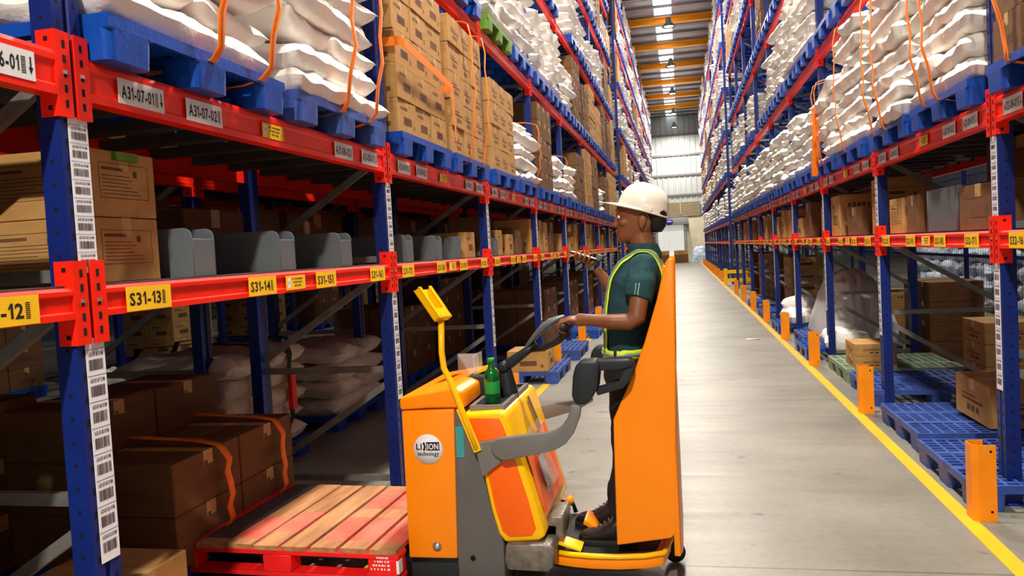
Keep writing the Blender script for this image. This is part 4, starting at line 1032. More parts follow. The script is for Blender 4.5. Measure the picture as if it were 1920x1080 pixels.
# round badge with its lettering
bx, bz = tp([(803, 842)])[0]; mb = MB().lathe([(.0005, -.0035), (.071, -.0035), (.071, 0)], (bx, ty(YN), bz), 40, 0, 'y')
ty_ = ty(YN)-.0042; O = lambda a, b: Vector((bx+a, ty_, bz+b))
text(mb, 'LI', O(-.058, -.002), (1, 0, 0), (0, 0, 1), .030, .028, 1)
mb.add([O(-.026, -.006), O(-.020, .012), O(-.026, .030), O(-.016, .034), O(-.010, .012), O(-.016, -.008)], [(0, 5, 4, 3, 2, 1)], 1)
mb.box(bx-.008, bx+.056, ty_-.0005, ty_+.0005, bz-.006, bz+.034, 1)
ty_ -= .001; text(mb, 'ION', O(-.003, .0), (1, 0, 0), (0, 0, 1), .028, .054, 0)
text(mb, 'technology', O(-.052, -.030), (1, 0, 0), (0, 0, 1), .020, .104, 1)
mb.build('round_badge', ['white', 'ink'], truck)
lx, lz = tp([(820, 1024)])[0]; MB().lathe([(.004, -.016), (.010, -.016), (.013, -.009), (.022, -.006), (.022, .0)], (lx, ty(YN), lz), 20, 0, 'y').build('lock', 'steel', truck)
# fork carriage and forks under the red pallet
for y0, y1 in ((3.62, 3.78), (4.06, 4.22)): MB().box(-1.78, -.58, ty(y0), ty(y1), .125, .17).build('fork', 'black', truck, bevel=.004)
for y in (3.70, 4.14):
    MB().lathe([(.004, -.05), (.038, -.05), (.038, .05), (.004, .05)], (-1.62, ty(y), .04), 20, 0, 'y').build('load_wheel', 'rubber', truck)
MB().box(-.64, -.40, ty(3.6), ty(4.22), .03, .17).build('fork_carriage', 'black', truck, bevel=.006)
# grey chassis
ch = tpart('chassis', [(850, 772), (868, 772), (893, 832), (906, 885), (922, 960), (944, 1018), (948, 1108), (862, 1108), (857, 1040)], YN+.006, YF-.006, 'tgrey', bevel=.008, zmin=.03)
tpart('service_sticker', [(853, 800), (869, 800), (871, 858), (856, 858)], YN+.002, YN+.007, 'paper', ch, bevel=0)
x, z = tp([(887, 1046)])[0]; MB().lathe([(.001, -.003), (.012, -.003), (.012, 0)], (x, ty(YN), z), 16, 0, 'y').build('bolt_hole', 'hole', ch)
# orange body that carries the steering, yellow rim and deep orange side panel
shell_px = [(864, 776), (940, 771), (950, 778), (966, 826), (988, 888), (1008, 950), (1024, 1004), (1012, 1013), (948, 1016), (936, 1000), (922, 955), (906, 880), (888, 828)]
shell = tpart('body_shell', shell_px, YN-.012, YF+.012, 'tyel', bevel=.018, seg=3)
inn = [(878, 783), (936, 783), (943, 795), (967, 862), (991, 935), (1006, 990), (998, 1003), (957, 1005), (944, 995), (931, 955), (915, 885), (897, 832)]
tpart('side_panel', inn, YN-.016, YN+.03, 'tred', shell, bevel=.003)
(xa, za), (xb, zb) = tp([(948, 790)])[0], tp([(1018, 1000)])[0]
def on_face(u, v, off=.004):    # point on the sloping operator-side face: u across, v down
    nx, nz = (za-zb), (xb-xa); q = math.hypot(nx, nz); return Vector((xa+(xb-xa)*v+nx/q*off, ty(YN+(YF-YN)*u), za+(zb-za)*v+nz/q*off))
mb = MB(); g = [[on_face(.10+.8*i/6, .28+.62*j/6, .024+.003*math.sin(i*2+j)) for i in range(7)] for j in range(7)]
mb.rings(g, 0, True, False) if False else mb.add([p for r in g for p in r], [(j*7+i, j*7+i+1, j*7+i+8, j*7+i+7) for j in range(6) for i in range(6)], 0, True)
mb.build('front_panel', 'tred', shell)
mb = MB(); g = [[on_face(.28+.42*i/8, .18+.60*j/8, .036+.014*noise.noise(Vector((i*.8, j*.9, 2)))) for i in range(9)] for j in range(9)]
mb.add([p for r in g for p in r], [(j*9+i, j*9+i+1, j*9+i+10, j*9+i+9) for j in range(8) for i in range(8)], 0, True); mb.build('document_pouch', 'clear', truck)
mb = MB()
for k, (u0, v0, wd, hh) in enumerate([(.36, .30, .2, .04), (.33, .46, .16, .28)]): mb.add([on_face(u0, v0, .033), on_face(u0+wd, v0, .033), on_face(u0+wd, v0+hh, .033), on_face(u0, v0+hh, .033)], [(0, 1, 2, 3)])
mb.build('papers', 'white', truck)
for u0 in (.62,):
    mb = MB(); mb.add([on_face(u0, -.04, .0225), on_face(u0+.07, -.04, .0225), on_face(u0+.12, .28, .0265), on_face(u0+.05, .28, .0265)], [(0, 1, 2, 3)]); mb.build('packing_tape', 'card2', shell)
# tray on top with raised rim, console box, bottle
(xt0, zt), (xt1, _) = tp([(872, 774)])[0], tp([(936, 771)])[0]; zt = max(zt, _)
mb = MB(); a0, a1, b0, b1 = xt0+.01, xt1+.015, ty(3.60), ty(4.20)
mb.box(a0, a1, b0, b0+.02, zt-.01, zt+.018).box(a0, a1, b1-.02, b1, zt-.01, zt+.018).box(a0, a0+.02, b0+.02, b1-.02, zt-.01, zt+.018).box(a1-.02, a1, b0+.02, b1-.02, zt-.01, zt+.018).box(a0+.02, a1-.02, b0+.02, b1-.02, zt-.004, zt+.004, 1)
mb.build('storage_tray', ['tsil', 'black'], truck)
cx0, cz0 = T(879, 703, 3.92); cx1, _c = T(937, 755, 3.92)
MB().box(cx0+.7, cx1+.7, ty(3.86), ty(4.08), zt+.005, cz0).build('console_box', 'black', truck, bevel=.008)
mb = MB(); px_, pz_ = T(893, 668, 4.02); mb.box(px_+.7-.09, px_+.7+.02, ty(3.98), ty(3.984), cz0, pz_+.02).box(px_+.7+.014, px_+.7+.02, ty(3.9), ty(4.06), cz0-.004, pz_+.02); mb.build('clear_screen', 'clear', truck)
lug = tpart('lid_clip', [(905, 690), (914, 684), (918, 692), (880, 708), (872, 712)], 3.95, 4.05, 'tyel', None, bevel=.002, Y=3.95)
bw = empty('bottle', (T(925, 762, 3.74)[0], 3.74, zt+.0185), 0, 'green glass bottle standing in the tray of the pallet truck', 'bottle')
bw.location.z = zt+.0045
bw.scale = (.95, .95, .92); MB().lathe([(.002, 0), (.036, 0), (.039, .006), (.039, .135), (.036, .155), (.022, .178), (.0165, .190), (.0165, .222), (.0145, .222), (.0145, .19), (.034, .15), (.036, .01), (.002, .006)], (0, 0, 0), 28).build('glass_body', 'glass', bw)
MB().lathe([(.002, .216), (.018, .216), (.018, .236), (.002, .237)], (0, 0, 0), 20).build('cap', 'liq', bw)
MB().lathe([(.0395, .05), (.0396, .052), (.0396, .112), (.0395, .114)], (0, 0, 0), 28).build('paper_label', 'liq', bw)
# steering column, arm and head
def P3(px, py, Y): x, z = T(px, py, Y); return (x+.7, ty(Y), z)
YC = 3.92
MB().tube([P3(958, 762, YC), P3(955, 735, YC), P3(948, 700, YC), P3(945, 684, YC)], [(.05, .05), (.045, .045), (.036, .036), (.028, .028)], 14).build('steering_column', 'black', truck)
mb = MB().tube([P3(938, 693, YC), P3(958, 680, YC), P3(985, 660, YC), P3(1005, 645, YC)], [(.02, .03), (.028, .032), (.022, .028), (.02, .03)], 12)
ax, ay, az = P3(946, 686, YC); mb.lathe([(.004, -.045), (.026, -.045), (.026, .045), (.004, .045)], (ax, ay, az), 20, 0, 'y'); mb.build('steering_arm', 'black', truck)
# head: grey shell narrowing to the arm, black twin grips
def head_ring(px, py, hw, hh):
    x, y, z = P3(px, py, YC); return [(x+hh*.35*math.sin(t), y+hw*math.copysign(abs(math.cos(t))**.7, math.cos(t)), z+hh*math.copysign(abs(math.sin(t))**.7, math.sin(t))) for t in [2*math.pi*j/18 for j in range(18)]]
hd = MB().rings([head_ring(985, 651, .02, .018), head_ring(998, 636, .05, .030), head_ring(1015, 617, .075, .036), head_ring(1035, 604, .08, .026), head_ring(1052, 596, .07, .014), head_ring(1058, 595, .04, .006)]).build('steering_head', 'hgrey', truck)
MB().rings([head_ring(1006, 626, .04, .031), head_ring(1020, 613, .05, .0355), head_ring(1034, 605, .045, .029)]).build('display_cover', 'black', hd)
for sg, nm in ((-1, 3.72), (1, 4.12)):
    yy = YC+sg*.10
    MB().tube([P3(1000, 655, YC+sg*.02), P3(1020, 652, YC+sg*.09), P3(1045, 640, YC+sg*.16), P3(1064, 625, YC+sg*.19), P3(1058, 616, YC+sg*.21)], [.017, .018, .017, .015, .012], 12).build('handle_loop', 'black', truck)
gx, gy, gz = -.55+.7, 0, 1.236
MB().tube([(gx, ty(3.62), gz), (gx, ty(3.66), gz), (gx, ty(3.80), gz), (gx-.01, ty(3.86), gz)], [.014, .017, .017, .02], 14).build('twist_grip', 'rubber', truck)
MB().tube([(gx, ty(4.22), gz), (gx, ty(4.18), gz), (gx, ty(4.04), gz), (gx-.01, ty(3.98), gz)], [.014, .017, .017, .02], 14).build('twist_grip', 'rubber', truck)
# phone bracket: bent yellow tube and open holder
mb = MB().tube([P3(894, 842, 3.50), P3(868, 775, 3.50), P3(846, 718, 3.50), P3(832, 690, 3.51), P3(828, 660, 3.52), P3(827, 602, 3.52)], [.0145]*6, 12)
mb.bar(P3(896, 846, 3.50), P3(862, 765, 3.50), .016, .034); mb.build('holder_stem', 'tyel', truck, bevel=0)
hb = MB(); c0 = Vector(P3(827, 602, 3.52)); a = (Vector(P3(783, 548, 3.52))-Vector(P3(822, 605, 3.52))); a.normalize(); b = Vector((.45, .89, 0)).normalized(); n_ = a.cross(b).normalized()
L_, Wd, Dp = .172, .085, .038
def hbx(u0, u1, v0, v1, w0, w1, mi=0):
    vs = [c0+a*u+b*v+n_*w for w in (w0, w1) for (u, v) in ((u0, v0), (u1, v0), (u1, v1), (u0, v1))]; hb.add(vs, [(0, 3, 2, 1), (4, 5, 6, 7), (0, 1, 5, 4), (1, 2, 6, 5), (2, 3, 7, 6), (3, 0, 4, 7)], mi)
hbx(0, L_, -Wd/2, Wd/2, -.004, 0); hbx(0, L_*.98, -Wd/2, -Wd/2+.005, 0, -Dp) ; hbx(0, L_*.98, Wd/2-.005, Wd/2, 0, -Dp); hbx(0, .006, -Wd/2, Wd/2, 0, -Dp)
hbx(0, L_*.3, -Wd/2, Wd/2, -Dp, -Dp+.004); hbx(L_*.3, L_, -Wd/2, -Wd/2+.018, -Dp, -Dp+.004); hbx(L_*.3, L_, Wd/2-.018, Wd/2, -Dp, -Dp+.004)
hb.build('phone_holder', 'tyel', truck, bevel=0)
# grey side arms with black pads
mount = tpart('arm_mount', [(893, 827), (948, 819), (944, 862), (909, 889)], 3.505, 3.56, 'tsil', bevel=.004)
tpart('side_arm', [(930, 823), (950, 819), (1025, 811), (1042, 806), (1053, 799), (1064, 783), (1072, 757), (1090, 762), (1087, 783), (1076, 812), (1061, 832), (1043, 843), (1005, 852), (944, 864), (928, 853), (920, 842), (921, 830)], 3.472, 3.508, 'tsil', bevel=.006, Y=3.48)
tpart('side_arm', [(990, 764), (1013, 760), (1074, 751), (1106, 742), (1112, 752), (1090, 765), (1066, 774), (1025, 786), (995, 790)], 4.28, 4.32, 'tsil', bevel=.004, Y=4.28)
pad = tpart('hip_pad', [(1073, 742), (1075, 705), (1080, 684), (1090, 676), (1118, 674), (1126, 680), (1122, 725), (1110, 748), (1096, 758), (1080, 755)], 3.49, 3.60, 'black', bevel=.018, seg=3, Y=3.52)
tpart('armrest', [(1112, 675), (1180, 671), (1188, 676), (1188, 686), (1160, 694), (1116, 694)], 3.50, 3.585, 'black', bevel=.010, seg=3, Y=3.52)
tpart('armrest_strut', [(1116, 728), (1160, 716), (1172, 684), (1190, 684), (1182, 712), (1168, 728), (1120, 742)], 3.515, 3.57, 'black', bevel=.006, Y=3.52)
tpart('hip_pad', [(1104, 692), (1108, 660), (1116, 650), (1148, 646), (1158, 652), (1158, 690)], 4.24, 4.34, 'black', bevel=.018, seg=3, Y=4.24)
# platform
pl = [(-.70, 4.24), (-.70, 3.70), (-.655, 3.655), (-.56, 3.625), (-.46, 3.61), (-.34, 3.61), (-.22, 3.63), (-.14, 3.67), (-.125, 3.74), (-.11, 3.84), (-.11, 4.06), (-.125, 4.16), (-.18, 4.24)]
pw = [(x+.7, ty(y)) for x, y in pl]
MB().prismz(pw, .115, .168).build('platform_base', 'tor', truck, bevel=.01)
MB().prismz([(x*.93-.005, y*.90) for x, y in pw], .1685, .176).build('platform_mat', 'rubber', truck)
rim = MB().tube([(x, y, .178) for x, y in pw[2:]], [.013]*len(pw[2:]), 10).build('platform_rim', 'tyel', truck)
MB().prismz([(x*.8+.02, y*.8) for x, y in pw], .085, .115).build('platform_frame', 'black', truck)
x, z = T(1266, 1033, 4.02); x += .7
cs = MB().lathe([(.004, -.018), (.034, -.018), (.050, -.013), (.052, 0), (.050, .013), (.034, .018), (.004, .018)], (x, ty(4.02), .052), 28, 0, 'y').build('caster', 'rubber', truck)
MB().lathe([(.003, -.021), (.012, -.021), (.012, .021), (.003, .021)], (x, ty(4.02), .052), 16, 0, 'y').build('hub', 'steel', cs)
MB().box(x-.014, x+.03, ty(3.985), ty(3.995), .045, .135).box(x-.014, x+.03, ty(4.045), ty(4.055), .045, .135).box(x-.02, x+.04, ty(3.98), ty(4.06), .130, .145).build('fork_bracket', 'black', cs, bevel=.002)
MB().box(x-.05, x+.035, ty(3.97), ty(4.07), .145, .20).build('caster_mount', 'tor', truck, bevel=.004)
# motor housing and drive unit between body and platform
tpart('drive_cover', [(950, 1019), (1034, 1018), (1042, 1026), (1038, 1062), (1026, 1070), (955, 1066), (948, 1050)], 3.50, 3.64, 'cast', bevel=.008, Y=3.52)
tpart('motor_housing', [(1018, 1012), (1023, 975), (1036, 960), (1060, 958), (1062, 970), (1058, 1012)], 3.64, 3.86, 'cast', bevel=.014, seg=3, Y=3.7)
tpart('gear_case', [(1020, 992), (1024, 980), (1046, 982), (1046, 1004), (1022, 1006)], 3.64, 3.70, 'steel', bevel=.006, Y=3.66)
x, z = T(1108, 968, 3.9); x += .7
pr = arc(x-.06, .175, .10, 70, -5, 8)+arc(x-.06, .175, .075, -5, 70, 8)
MB().prism(pr, ty(3.84), ty(4.0)).build('wheel_arch', 'tor', truck, bevel=.004)
x = T(1090, 1020, 3.66)[0]+.7; MB().prism([(x-.115, .225), (x-.0, .190), (x+.005, .200), (x-.11, .238)], ty(3.625), ty(3.73)).build('foot_pedal', 'tyel', truck, bevel=.003)
mb = MB().tube([P3(1050, 940, 4.2), P3(1075, 945, 4.2), P3(1080, 960, 4.2)], [.012]*3, 10); mb.build('hose', 'black', truck)
MB().lathe([(.004, -.03), (.022, -.03), (.022, .03), (.004, .03)], P3(1068, 938, 4.2), 16, 0, 'y').build('hose_fitting', 'tor', truck)
MB().lathe([(.01, -.05), (.11, -.05), (.115, -.04), (.115, .04), (.11, .05), (.01, .05)], (-.10, ty(3.88), .116), 28, 0, 'y').build('drive_wheel', 'rubber', truck)
# tall orange operator guard: two side wings joined by a back panel
gp = [(1250, 487), (1256, 483), (1264, 486), (1267, 700), (1268, 1000), (1258, 1010), (1157, 1023), (1153, 900), (1150, 787), (1166, 750), (1188, 700), (1209, 640), (1232, 560), (1243, 510)]
wing = tpart('guard_wing', gp, 3.60, 3.635, 'tor', bevel=.010, seg=3, Y=3.60)
tpart('guard_wing', gp, 4.225, 4.26, 'tor', bevel=.010, seg=3, Y=3.60)
gx0 = T(1262, 600, 3.60)[0]+.69
MB().prismz([(gx0-.03, ty(3.605)), (gx0-.004, ty(3.602)), (gx0+.008, ty(3.66)), (gx0+.010, ty(3.76)), (gx0+.010, ty(4.10)), (gx0+.006, ty(4.20)), (gx0-.004, ty(4.255)), (gx0-.03, ty(4.25)), (gx0-.018, ty(4.18)), (gx0-.012, ty(4.1)), (gx0-.012, ty(3.76)), (gx0-.018, ty(3.68))], .19, 1.50).build('guard_back', 'tor', truck, bevel=.004)
MB().box(gx0-.06, gx0-.014, ty(3.72), ty(4.12), .95, 1.38).build('back_cushion', 'black', truck, bevel=.02, seg=3)

# ---------------------------------------------------------------- the operator
man = empty('person', (-.28, 3.9, .176), 0, 'person in white hard hat, teal polo and lime harness, steering while reading a phone', 'person')
def q3(x, y, z): return (x+.28, y-3.9, z-.176)
def limb(mb, pts, rad, k=16): return mb.tube([q3(*p) for p in pts], rad, k)
def skinify(o, vox, smooth=6):
    m = o.modifiers.new('r', 'REMESH'); m.mode = 'VOXEL'; m.voxel_size = vox; m.use_smooth_shade = True
    m = o.modifiers.new('s', 'SMOOTH'); m.iterations = smooth; m.factor = .5
HX, HY = -.205, 3.9
def hring(z, xf, xb, wy, yc=HY, p=.85, k=24):
    c = (xf+xb)/2; a = (xb-xf)/2; return [q3(c-a*math.copysign(abs(math.cos(t))**p, math.cos(t)), yc+wy*math.copysign(abs(math.sin(t))**p, math.sin(t)), z) for t in [2*math.pi*j/k for j in range(k)]]
b = MB()
b.rings([hring(z, xf, xb, w) for z, xf, xb, w in [(1.612, -.280, -.225, .020), (1.622, -.292, -.19, .036), (1.642, -.299, -.165, .050), (1.668, -.297, -.12, .060), (1.70, -.296, -.085, .069), (1.73, -.291, -.072, .074), (1.76, -.297, -.066, .076), (1.80, -.292, -.066, .075), (1.84, -.268, -.08, .064), (1.87, -.225, -.11, .036)]])
b.ell(q3(-.306, HY, 1.700), (.017, .017, .013)).ell(q3(-.299, HY, 1.720), (.012, .010, .026)).ell(q3(-.296, HY-.012, 1.697), (.010, .008, .007)).ell(q3(-.296, HY+.012, 1.697), (.010, .008, .007))
b.ell(q3(-.298, HY, 1.672), (.010, .023, .007)).ell(q3(-.296, HY, 1.660), (.010, .020, .007)).ell(q3(-.291, HY, 1.628), (.012, .022, .012))
b.ell(q3(-.289, HY, 1.768), (.014, .055, .009)).ell(q3(-.262, HY-.052, 1.708), (.02, .016, .018)).ell(q3(-.262, HY+.052, 1.708), (.02, .016, .018))
for sg in (-1, 1):
    b.ell(q3(-.172, HY+sg*.079, 1.712), (.020, .008, .033), rot=Matrix.Rotation(.25, 3, 'Y')).ell(q3(-.176, HY+sg*.076, 1.685), (.010, .008, .012))
limb(b, [(-.165, HY, 1.52), (-.172, HY, 1.58), (-.19, HY, 1.64), (-.205, HY, 1.68)], [(.062, .066), (.056, .060), (.054, .060), (.054, .062)], 20)
limb(b, [(-.28, HY, .98), (-.275, HY, 1.12), (-.255, HY, 1.27), (-.225, HY, 1.41), (-.19, HY, 1.50), (-.17, HY, 1.545)], [(.14, .085), (.125, .080), (.14, .09), (.165, .10), (.165, .085), (.08, .06)], 24)
# near arm: upper arm, forearm, hand round the grip
SH1, EL1, WR1 = (-.17, 3.715, 1.50), (-.205, 3.655, 1.262), (-.452, 3.68, 1.266)
limb(b, [(-.18, 3.76, 1.50), SH1, (-.185, 3.69, 1.42), (-.20, 3.665, 1.33), (-.21, 3.655, 1.272), (-.245, 3.655, 1.252), (-.32, 3.662, 1.254), (-.40, 3.675, 1.262), WR1, (-.485, 3.69, 1.266)],
     [.05, .056, .048, .043, .044, (.042, .040), (.042, .036), (.032, .029), (.022, .029), (.021, .032)], 16)
b.ell(q3(-.505, 3.705, 1.266), (.045, .042, .019), rot=Matrix.Rotation(.12, 3, 'Y'))
GX, GZ = -.55, 1.236
for i, (L, r) in enumerate(((.0, .0086), (.003, .0092), (.001, .009), (-.004, .0078))):
    y = 3.742-i*.0235; r0 = .028+L
    pt = [(-.515, y+.002, 1.270)]+[(GX+r0*math.cos(R(a)), y, GZ+r0*math.sin(R(a))) for a in (85, 125, 170, 215, 260, 290)]
    limb(b, pt, [r*1.12, r*1.15, r*1.05, r*1.08, r, r*.95, r*.75], 10)
limb(b, [(-.49, 3.735, 1.262), (-.512, 3.762, 1.248), (-.532, 3.768, 1.225), (-.552, 3.762, 1.208)], [.013, .0115, .010, .008], 10)
# far arm: raised forearm, hand under the phone
limb(b, [(-.18, 4.04, 1.50), (-.17, 4.085, 1.50), (-.20, 4.13, 1.40), (-.25, 4.15, 1.29), (-.275, 4.15, 1.262), (-.30, 4.15, 1.285), (-.35, 4.14, 1.36), (-.395, 4.13, 1.435), (-.410, 4.125, 1.462), (-.432, 4.122, 1.490)],
     [.05, .056, .048, .043, .042, .041, .038, .029, (.026, .022), (.030, .021)], 16)
b.ell(q3(-.455, 4.122, 1.518), (.043, .038, .017), rot=Matrix.Rotation(-.50, 3, 'Y'))
PHC = Vector((-.482, 4.115, 1.556)); pd = Vector((-.94, 0, .345)); pn = Vector((.345, 0, .94))
for i, (s_, r) in enumerate(((.046, .0085), (.022, .009), (-.003, .0088), (-.027, .0078))):
    c = PHC+pd*s_
    pt = [Vector((-.452, 4.112, 1.518))+pd*(s_*.55), c-pn*.024+Vector((0, -.016, 0)), c-pn*.021+Vector((0, -.036, 0)), c-pn*.006+Vector((0, -.0495, 0)), c+pn*.010+Vector((0, -.045, 0))]
    limb(b, [tuple(p) for p in pt], [r*1.2, r*1.15, r*1.1, r, r*.8], 10)
c = PHC+pd*.0
limb(b, [(-.44, 4.142, 1.51), tuple(c-pn*.016+Vector((.012, .044, 0))), tuple(c+pn*.002+Vector((-.006, .052, 0))), tuple(c+pn*.014+Vector((-.022, .038, 0)))], [.014, .012, .0105, .0085], 10)
body = b.build('body', 'skin', man); skinify(body, .0038, 5)
ph = empty('phone', PHC, 0, 'dark slim phone held up in the raised hand of the operator', 'phone'); ph.rotation_euler.y = math.atan2(.345, .94)
MB().box(-.085, .085, -.038, .038, -.006, .004).build('case', 'black', ph, bevel=.004); MB().box(-.079, .079, -.034, .034, .0041, .0048).build('screen', 'steel', ph)
MB().box(.055, .085, -.025, .025, .005, .03).build('scanner_clip', 'bin', ph, bevel=.003)
for sg in (-1, 1):
    e = MB().ell(q3(-.281, HY+sg*.030, 1.738), (.011, .012, .010)).build('eye', 'white', man); MB().ell(q3(-.290, HY+sg*.030, 1.736), (.0032, .005, .005)).build('pupil', 'hole', e)
h = MB().rings([hring(z, xf, xb, w) for z, xf, xb, w in [(1.655, -.135, -.085, .050), (1.68, -.150, -.067, .068), (1.71, -.150, -.060, .0785), (1.74, -.17, -.056, .081), (1.78, -.20, -.054, .083), (1.82, -.22, -.06, .078)]])
h.build('hair', 'hair', man)
# hard hat: dome with raised ribs, rolled rim and peak, tipped back
mb = MB(); k = 40; rs = []
for i in range(13):
    a = math.pi/2*i/12; hz = .128*math.sin(a)**.94 if i else 0; rr = math.cos(a)**.80 if i < 12 else .01; ring = []
    for j in range(k):
        t = 2*math.pi*j/k; rib = .0045*math.exp(-((math.sin(t)*rr*.115)/.010)**2)*(1 if .1 < i/12 else 0) if rr > .02 else .004
        ring.append((-.128*rr*math.cos(t), .112*rr*math.sin(t), hz+rib))
    rs.append(ring)
mb.rings(rs, 0, True, False); ring = []; out = []; dn = []
for j in range(k):
    t = 2*math.pi*j/k; c_ = math.cos(t); w_ = .010+(.056*max(0, c_)**1.6); ring.append((-.128*c_, .112*math.sin(t), .0)); out.append((-(.128+w_)*c_, (.112+.010)*math.sin(t), -.006-.008*max(0, c_))); dn.append((-(.127+w_)*c_, (.111+.009)*math.sin(t), -.012-.008*max(0, c_)))
inn_ = [(-.120*math.cos(2*math.pi*j/k), .105*math.sin(2*math.pi*j/k), -.006) for j in range(k)]; top_in = [(x*.98, y*.98, z) for x, y, z in rs[0]]
mb.rings([ring, out, dn, inn_, [(x*.9, y*.9, .06) for x, y, z in inn_], [(x*.4, y*.4, .11) for x, y, z in inn_]], 0, True, False)
for sg in (-1, 1): mb.box(.0, .05, sg*.112-.004, sg*.112+.006, -.002, .016)
hat = mb.build('hard_hat', 'helmet', man); hat.location = q3(-.172, HY, 1.768); hat.rotation_euler.y = R(19); hat.scale = (.95, .96, .97)
# polo shirt with short sleeves
sm = MB()
limb(sm, [(-.283, HY, 1.055), (-.283, HY, 1.10), (-.276, HY, 1.18), (-.258, HY, 1.29), (-.226, HY, 1.40), (-.192, HY, 1.48), (-.175, HY, 1.53), (-.168, HY, 1.565)], [(.150, .098), (.150, .102), (.152, .108), (.166, .120), (.185, .130), (.180, .118), (.125, .090), (.075, .070)], 28)
limb(sm, [(-.18, 3.80, 1.50), (-.172, 3.722, 1.498), (-.182, 3.695, 1.43), (-.200, 3.680, 1.362), (-.203, 3.677, 1.352)], [.062, .070, .069, .066, .064], 18)
limb(sm, [(-.18, 4.0, 1.50), (-.172, 4.078, 1.498), (-.195, 4.12, 1.42), (-.22, 4.14, 1.35)], [.062, .070, .066, .064], 18)
sm.rings([hring(z, xf, xb, w) for z, xf, xb, w in [(1.545, -.25, -.085, .078), (1.575, -.248, -.098, .070), (1.605, -.256, -.105, .067)]])
shirt = sm.build('polo_shirt', 'teal', man); skinify(shirt, .0075, 4)
tx = bpy.data.textures.new('folds', 'CLOUDS'); tx.noise_scale = .07
m = shirt.modifiers.new('d', 'DISPLACE'); m.texture = tx; m.strength = .012; m.mid_level = .5; m.texture_coords = 'LOCAL'
for dx in (0, .016):        # pale stripes on the sleeve
    mb = MB(); p = [(-.200+dx, 3.64, 1.445), (-.206+dx, 3.62, 1.42), (-.214+dx, 3.605, 1.39), (-.216+dx, 3.60, 1.375)]; vs = []
    for x, y, z in p: vs += [q3(x-.003, y, z), q3(x+.003, y, z)]
    mb.add(vs, [(2*i, 2*i+1, 2*i+3, 2*i+2) for i in range(3)]); o = mb.build('sleeve_stripe', 'tealL', man); sw = o.modifiers.new('w', 'SHRINKWRAP'); sw.target = shirt; sw.offset = .003
def ribbon(name, pts, wd, m_, off=.006, wdir=(0, 0, 1), seg=5, par=None):
    P_ = [Vector(q3(*p)) for p in pts]; fine = []
    for i in range(len(P_)-1):
        for j in range(seg): fine.append(P_[i].lerp(P_[i+1], j/seg))
    fine.append(P_[-1]); ctr = Vector(q3(-.22, HY, 1.3)); vs = []
    for i, p in enumerate(fine):
        d = (fine[min(i+1, len(fine)-1)]-fine[max(i-1, 0)]).normalized(); n = Vector((p.x-ctr.x, p.y-ctr.y, max(0, p.z-ctr.z-.12)*3)); n = (n-d*n.dot(d)).normalized(); s_ = d.cross(n)*wd/2
        vs += [p-s_, p-s_*.33, p+s_*.33, p+s_]
    mb = MB(); mb.add(vs, [(4*i+j, 4*i+j+1, 4*i+j+5, 4*i+j+4) for i in range(len(fine)-1) for j in range(3)], 0, True); o = mb.build(name, m_, par or man)
    sw = o.modifiers.new('w', 'SHRINKWRAP'); sw.target = shirt; sw.wrap_method = 'NEAREST_SURFACEPOINT'; sw.wrap_mode = 'OUTSIDE_SURFACE'; sw.offset = off
    sd = o.modifiers.new('t', 'SOLIDIFY'); sd.thickness = .004; sd.offset = 1; return o
for sg in (-1, 1):
    base = [(-.395, .095, 1.08), (-.39, .095, 1.20), (-.38, .098, 1.30), (-.36, .10, 1.40), (-.32, .10, 1.48), (-.26, .098, 1.535), (-.20, .093, 1.57), (-.14, .088, 1.565), (-.09, .085, 1.52), (-.07, .08, 1.44), (-.08, .07, 1.34), (-.12, .065, 1.22), (-.17, .06, 1.08)]
    hz = ribbon('harness_strap', [(x, HY+sg*y, z) for x, y, z in base], .045, 'lime')
    ribbon('grey_tape', [(x*1.0, HY+sg*y, z) for x, y, z in base], .014, 'tealL', .0115, par=hz)
wr_ = [(-.283-.125*math.cos(t), HY+.185*math.sin(t), 1.085) for t in [2*math.pi*j/20 for j in range(21)]]
bl = ribbon('waist_band', wr_, .045, 'lime', .008, seg=2); ribbon('grey_tape', wr_, .012, 'tealL', .0135, seg=2, par=bl)
MB().box(-.05, -.035, -.16, -.155, 0, .05).build('buckle', 'black', bl, bevel=.002).location = q3(-.26, 3.895, 1.06) and (0, 0, .885)
# trousers
tm = MB()
limb(tm, [(-.283, HY, 1.10), (-.283, HY, 1.04), (-.278, HY, .96), (-.275, HY, .90)], [(.148, .102), (.162, .112), (.170, .118), (.150, .105)], 24)
for sg, hx, kx, axx, fx in ((-1, -.275, -.30, -.315, -.32), (1, -.28, -.305, -.355, -.36)):
    y = HY+sg*.088
    limb(tm, [(hx, y, .98), (hx-.005, y, .85), (kx, y+sg*.006, .64), (kx-.002, y+sg*.01, .55), (axx, y+sg*.012, .38), (fx, y+sg*.014, .245), (fx, y+sg*.014, .225)], [(.085, .095), (.083, .088), (.068, .068), (.064, .064), (.058, .062), (.056, .064), (.054, .062)], 18)
tr = tm.build('trousers', 'pants', man); skinify(tr, .008, 4); m = tr.modifiers.new('d', 'DISPLACE'); m.texture = tx; m.strength = .014; m.mid_level = .5
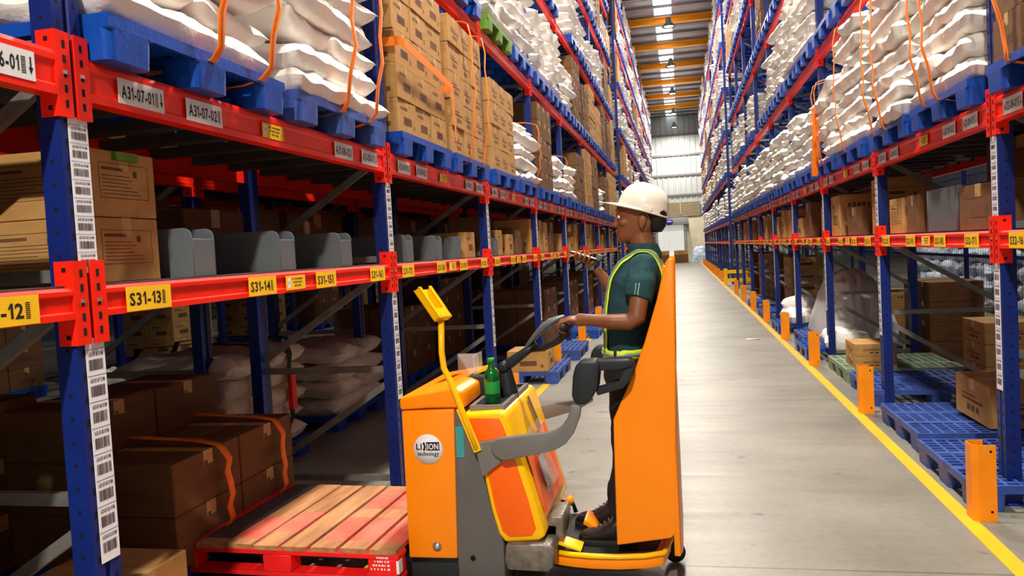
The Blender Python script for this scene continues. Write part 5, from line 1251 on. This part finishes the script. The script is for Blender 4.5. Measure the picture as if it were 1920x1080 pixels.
# lace-up shoes
def shoe(xh, y, rz, nm):
    rs = []; so = []; L = .275
    for i in range(15):
        u = i/14; hw = .036+.012*math.sin(math.pi*min(1, u*1.15))**.7-.018*max(0, (u-.86)/.14)**2-.008*max(0, (.1-u)/.1); hz = .098-.004*u if u < .36 else .096-.050*((u-.36)/.34)**.9 if u < .70 else .046-.020*((u-.70)/.30)**2.2
        if u > .98: hz = .018; hw = .018
        rs.append([(-u*L, hw*math.copysign(abs(math.cos(t))**.8, math.cos(t)), .016+hz*.5+hz*.5*math.copysign(abs(math.sin(t))**.75, math.sin(t))) for t in [2*math.pi*j/18 for j in range(18)]])
        so.append((-u*L-.004*(u-.5), hw+.004))
    root = MB().rings(rs); o = root.build('shoe', 'leather', man); o.scale = (1, 1.12, 1.15); o.location = q3(xh, y, .176); o.rotation_euler.z = rz
    pl = [(x, w) for x, w in so]+[(x, -w) for x, w in reversed(so)]; MB().prismz(pl, 0, .024).build('sole', 'rubber', o, bevel=.003)
    MB().tube([(-.045, 0, .085), (-.05, 0, .12), (-.052, 0, .15)], [(.042, .052), (.040, .048), (.041, .050)], 18).build('ankle_collar', 'leather', o)
    mb = MB()
    for k in range(5): xx = -.098-.020*k; zz = .112-.0125*k; mb.bar((xx, -.026, zz-.010), (xx-.012, 0, zz+.004), .005, .005).bar((xx-.012, 0, zz+.004), (xx, .026, zz-.010), .005, .005)
    mb.bar((-.10, .0, .122), (-.12, -.045, .10), .004, .004).bar((-.10, .0, .122), (-.085, -.048, .095), .004, .004); mb.build('laces', 'hgrey', o)
shoe(-.268, 3.798, .06, 'a'); shoe(-.315, 4.005, -.10, 'b')

t = MB().box(-.035, .035, -.002, .002, 0, .8).box(-.02, .05, .004, .008, .02, .82, 0)
o = t.build('lashing_strap', 'strap'); o.location = (1.63, 10.35, 2.32); o.rotation_euler = (0, .05, .3); tag(o, 'doubled orange strap tail hanging down in front of the sack pallets opposite', 'strap', 'orange lashing straps')
t = empty('green_crate', (-3.72, 3.22, 2.31), 0, 'dull green crate on the back rack, seen past the nearest upright', 'crate')
MB().box(-.28, .28, -.42, .42, 0, .85).build('crate_body', 'pgreen', t, bevel=.02)
mb = MB()
for k in range(4): mb.box(.28, .295, -.40+k*.25, -.36+k*.25, .04, .81)
mb.box(.28, .292, -.42, .42, .4, .45); mb.build('ribs', 'pgreen', t)
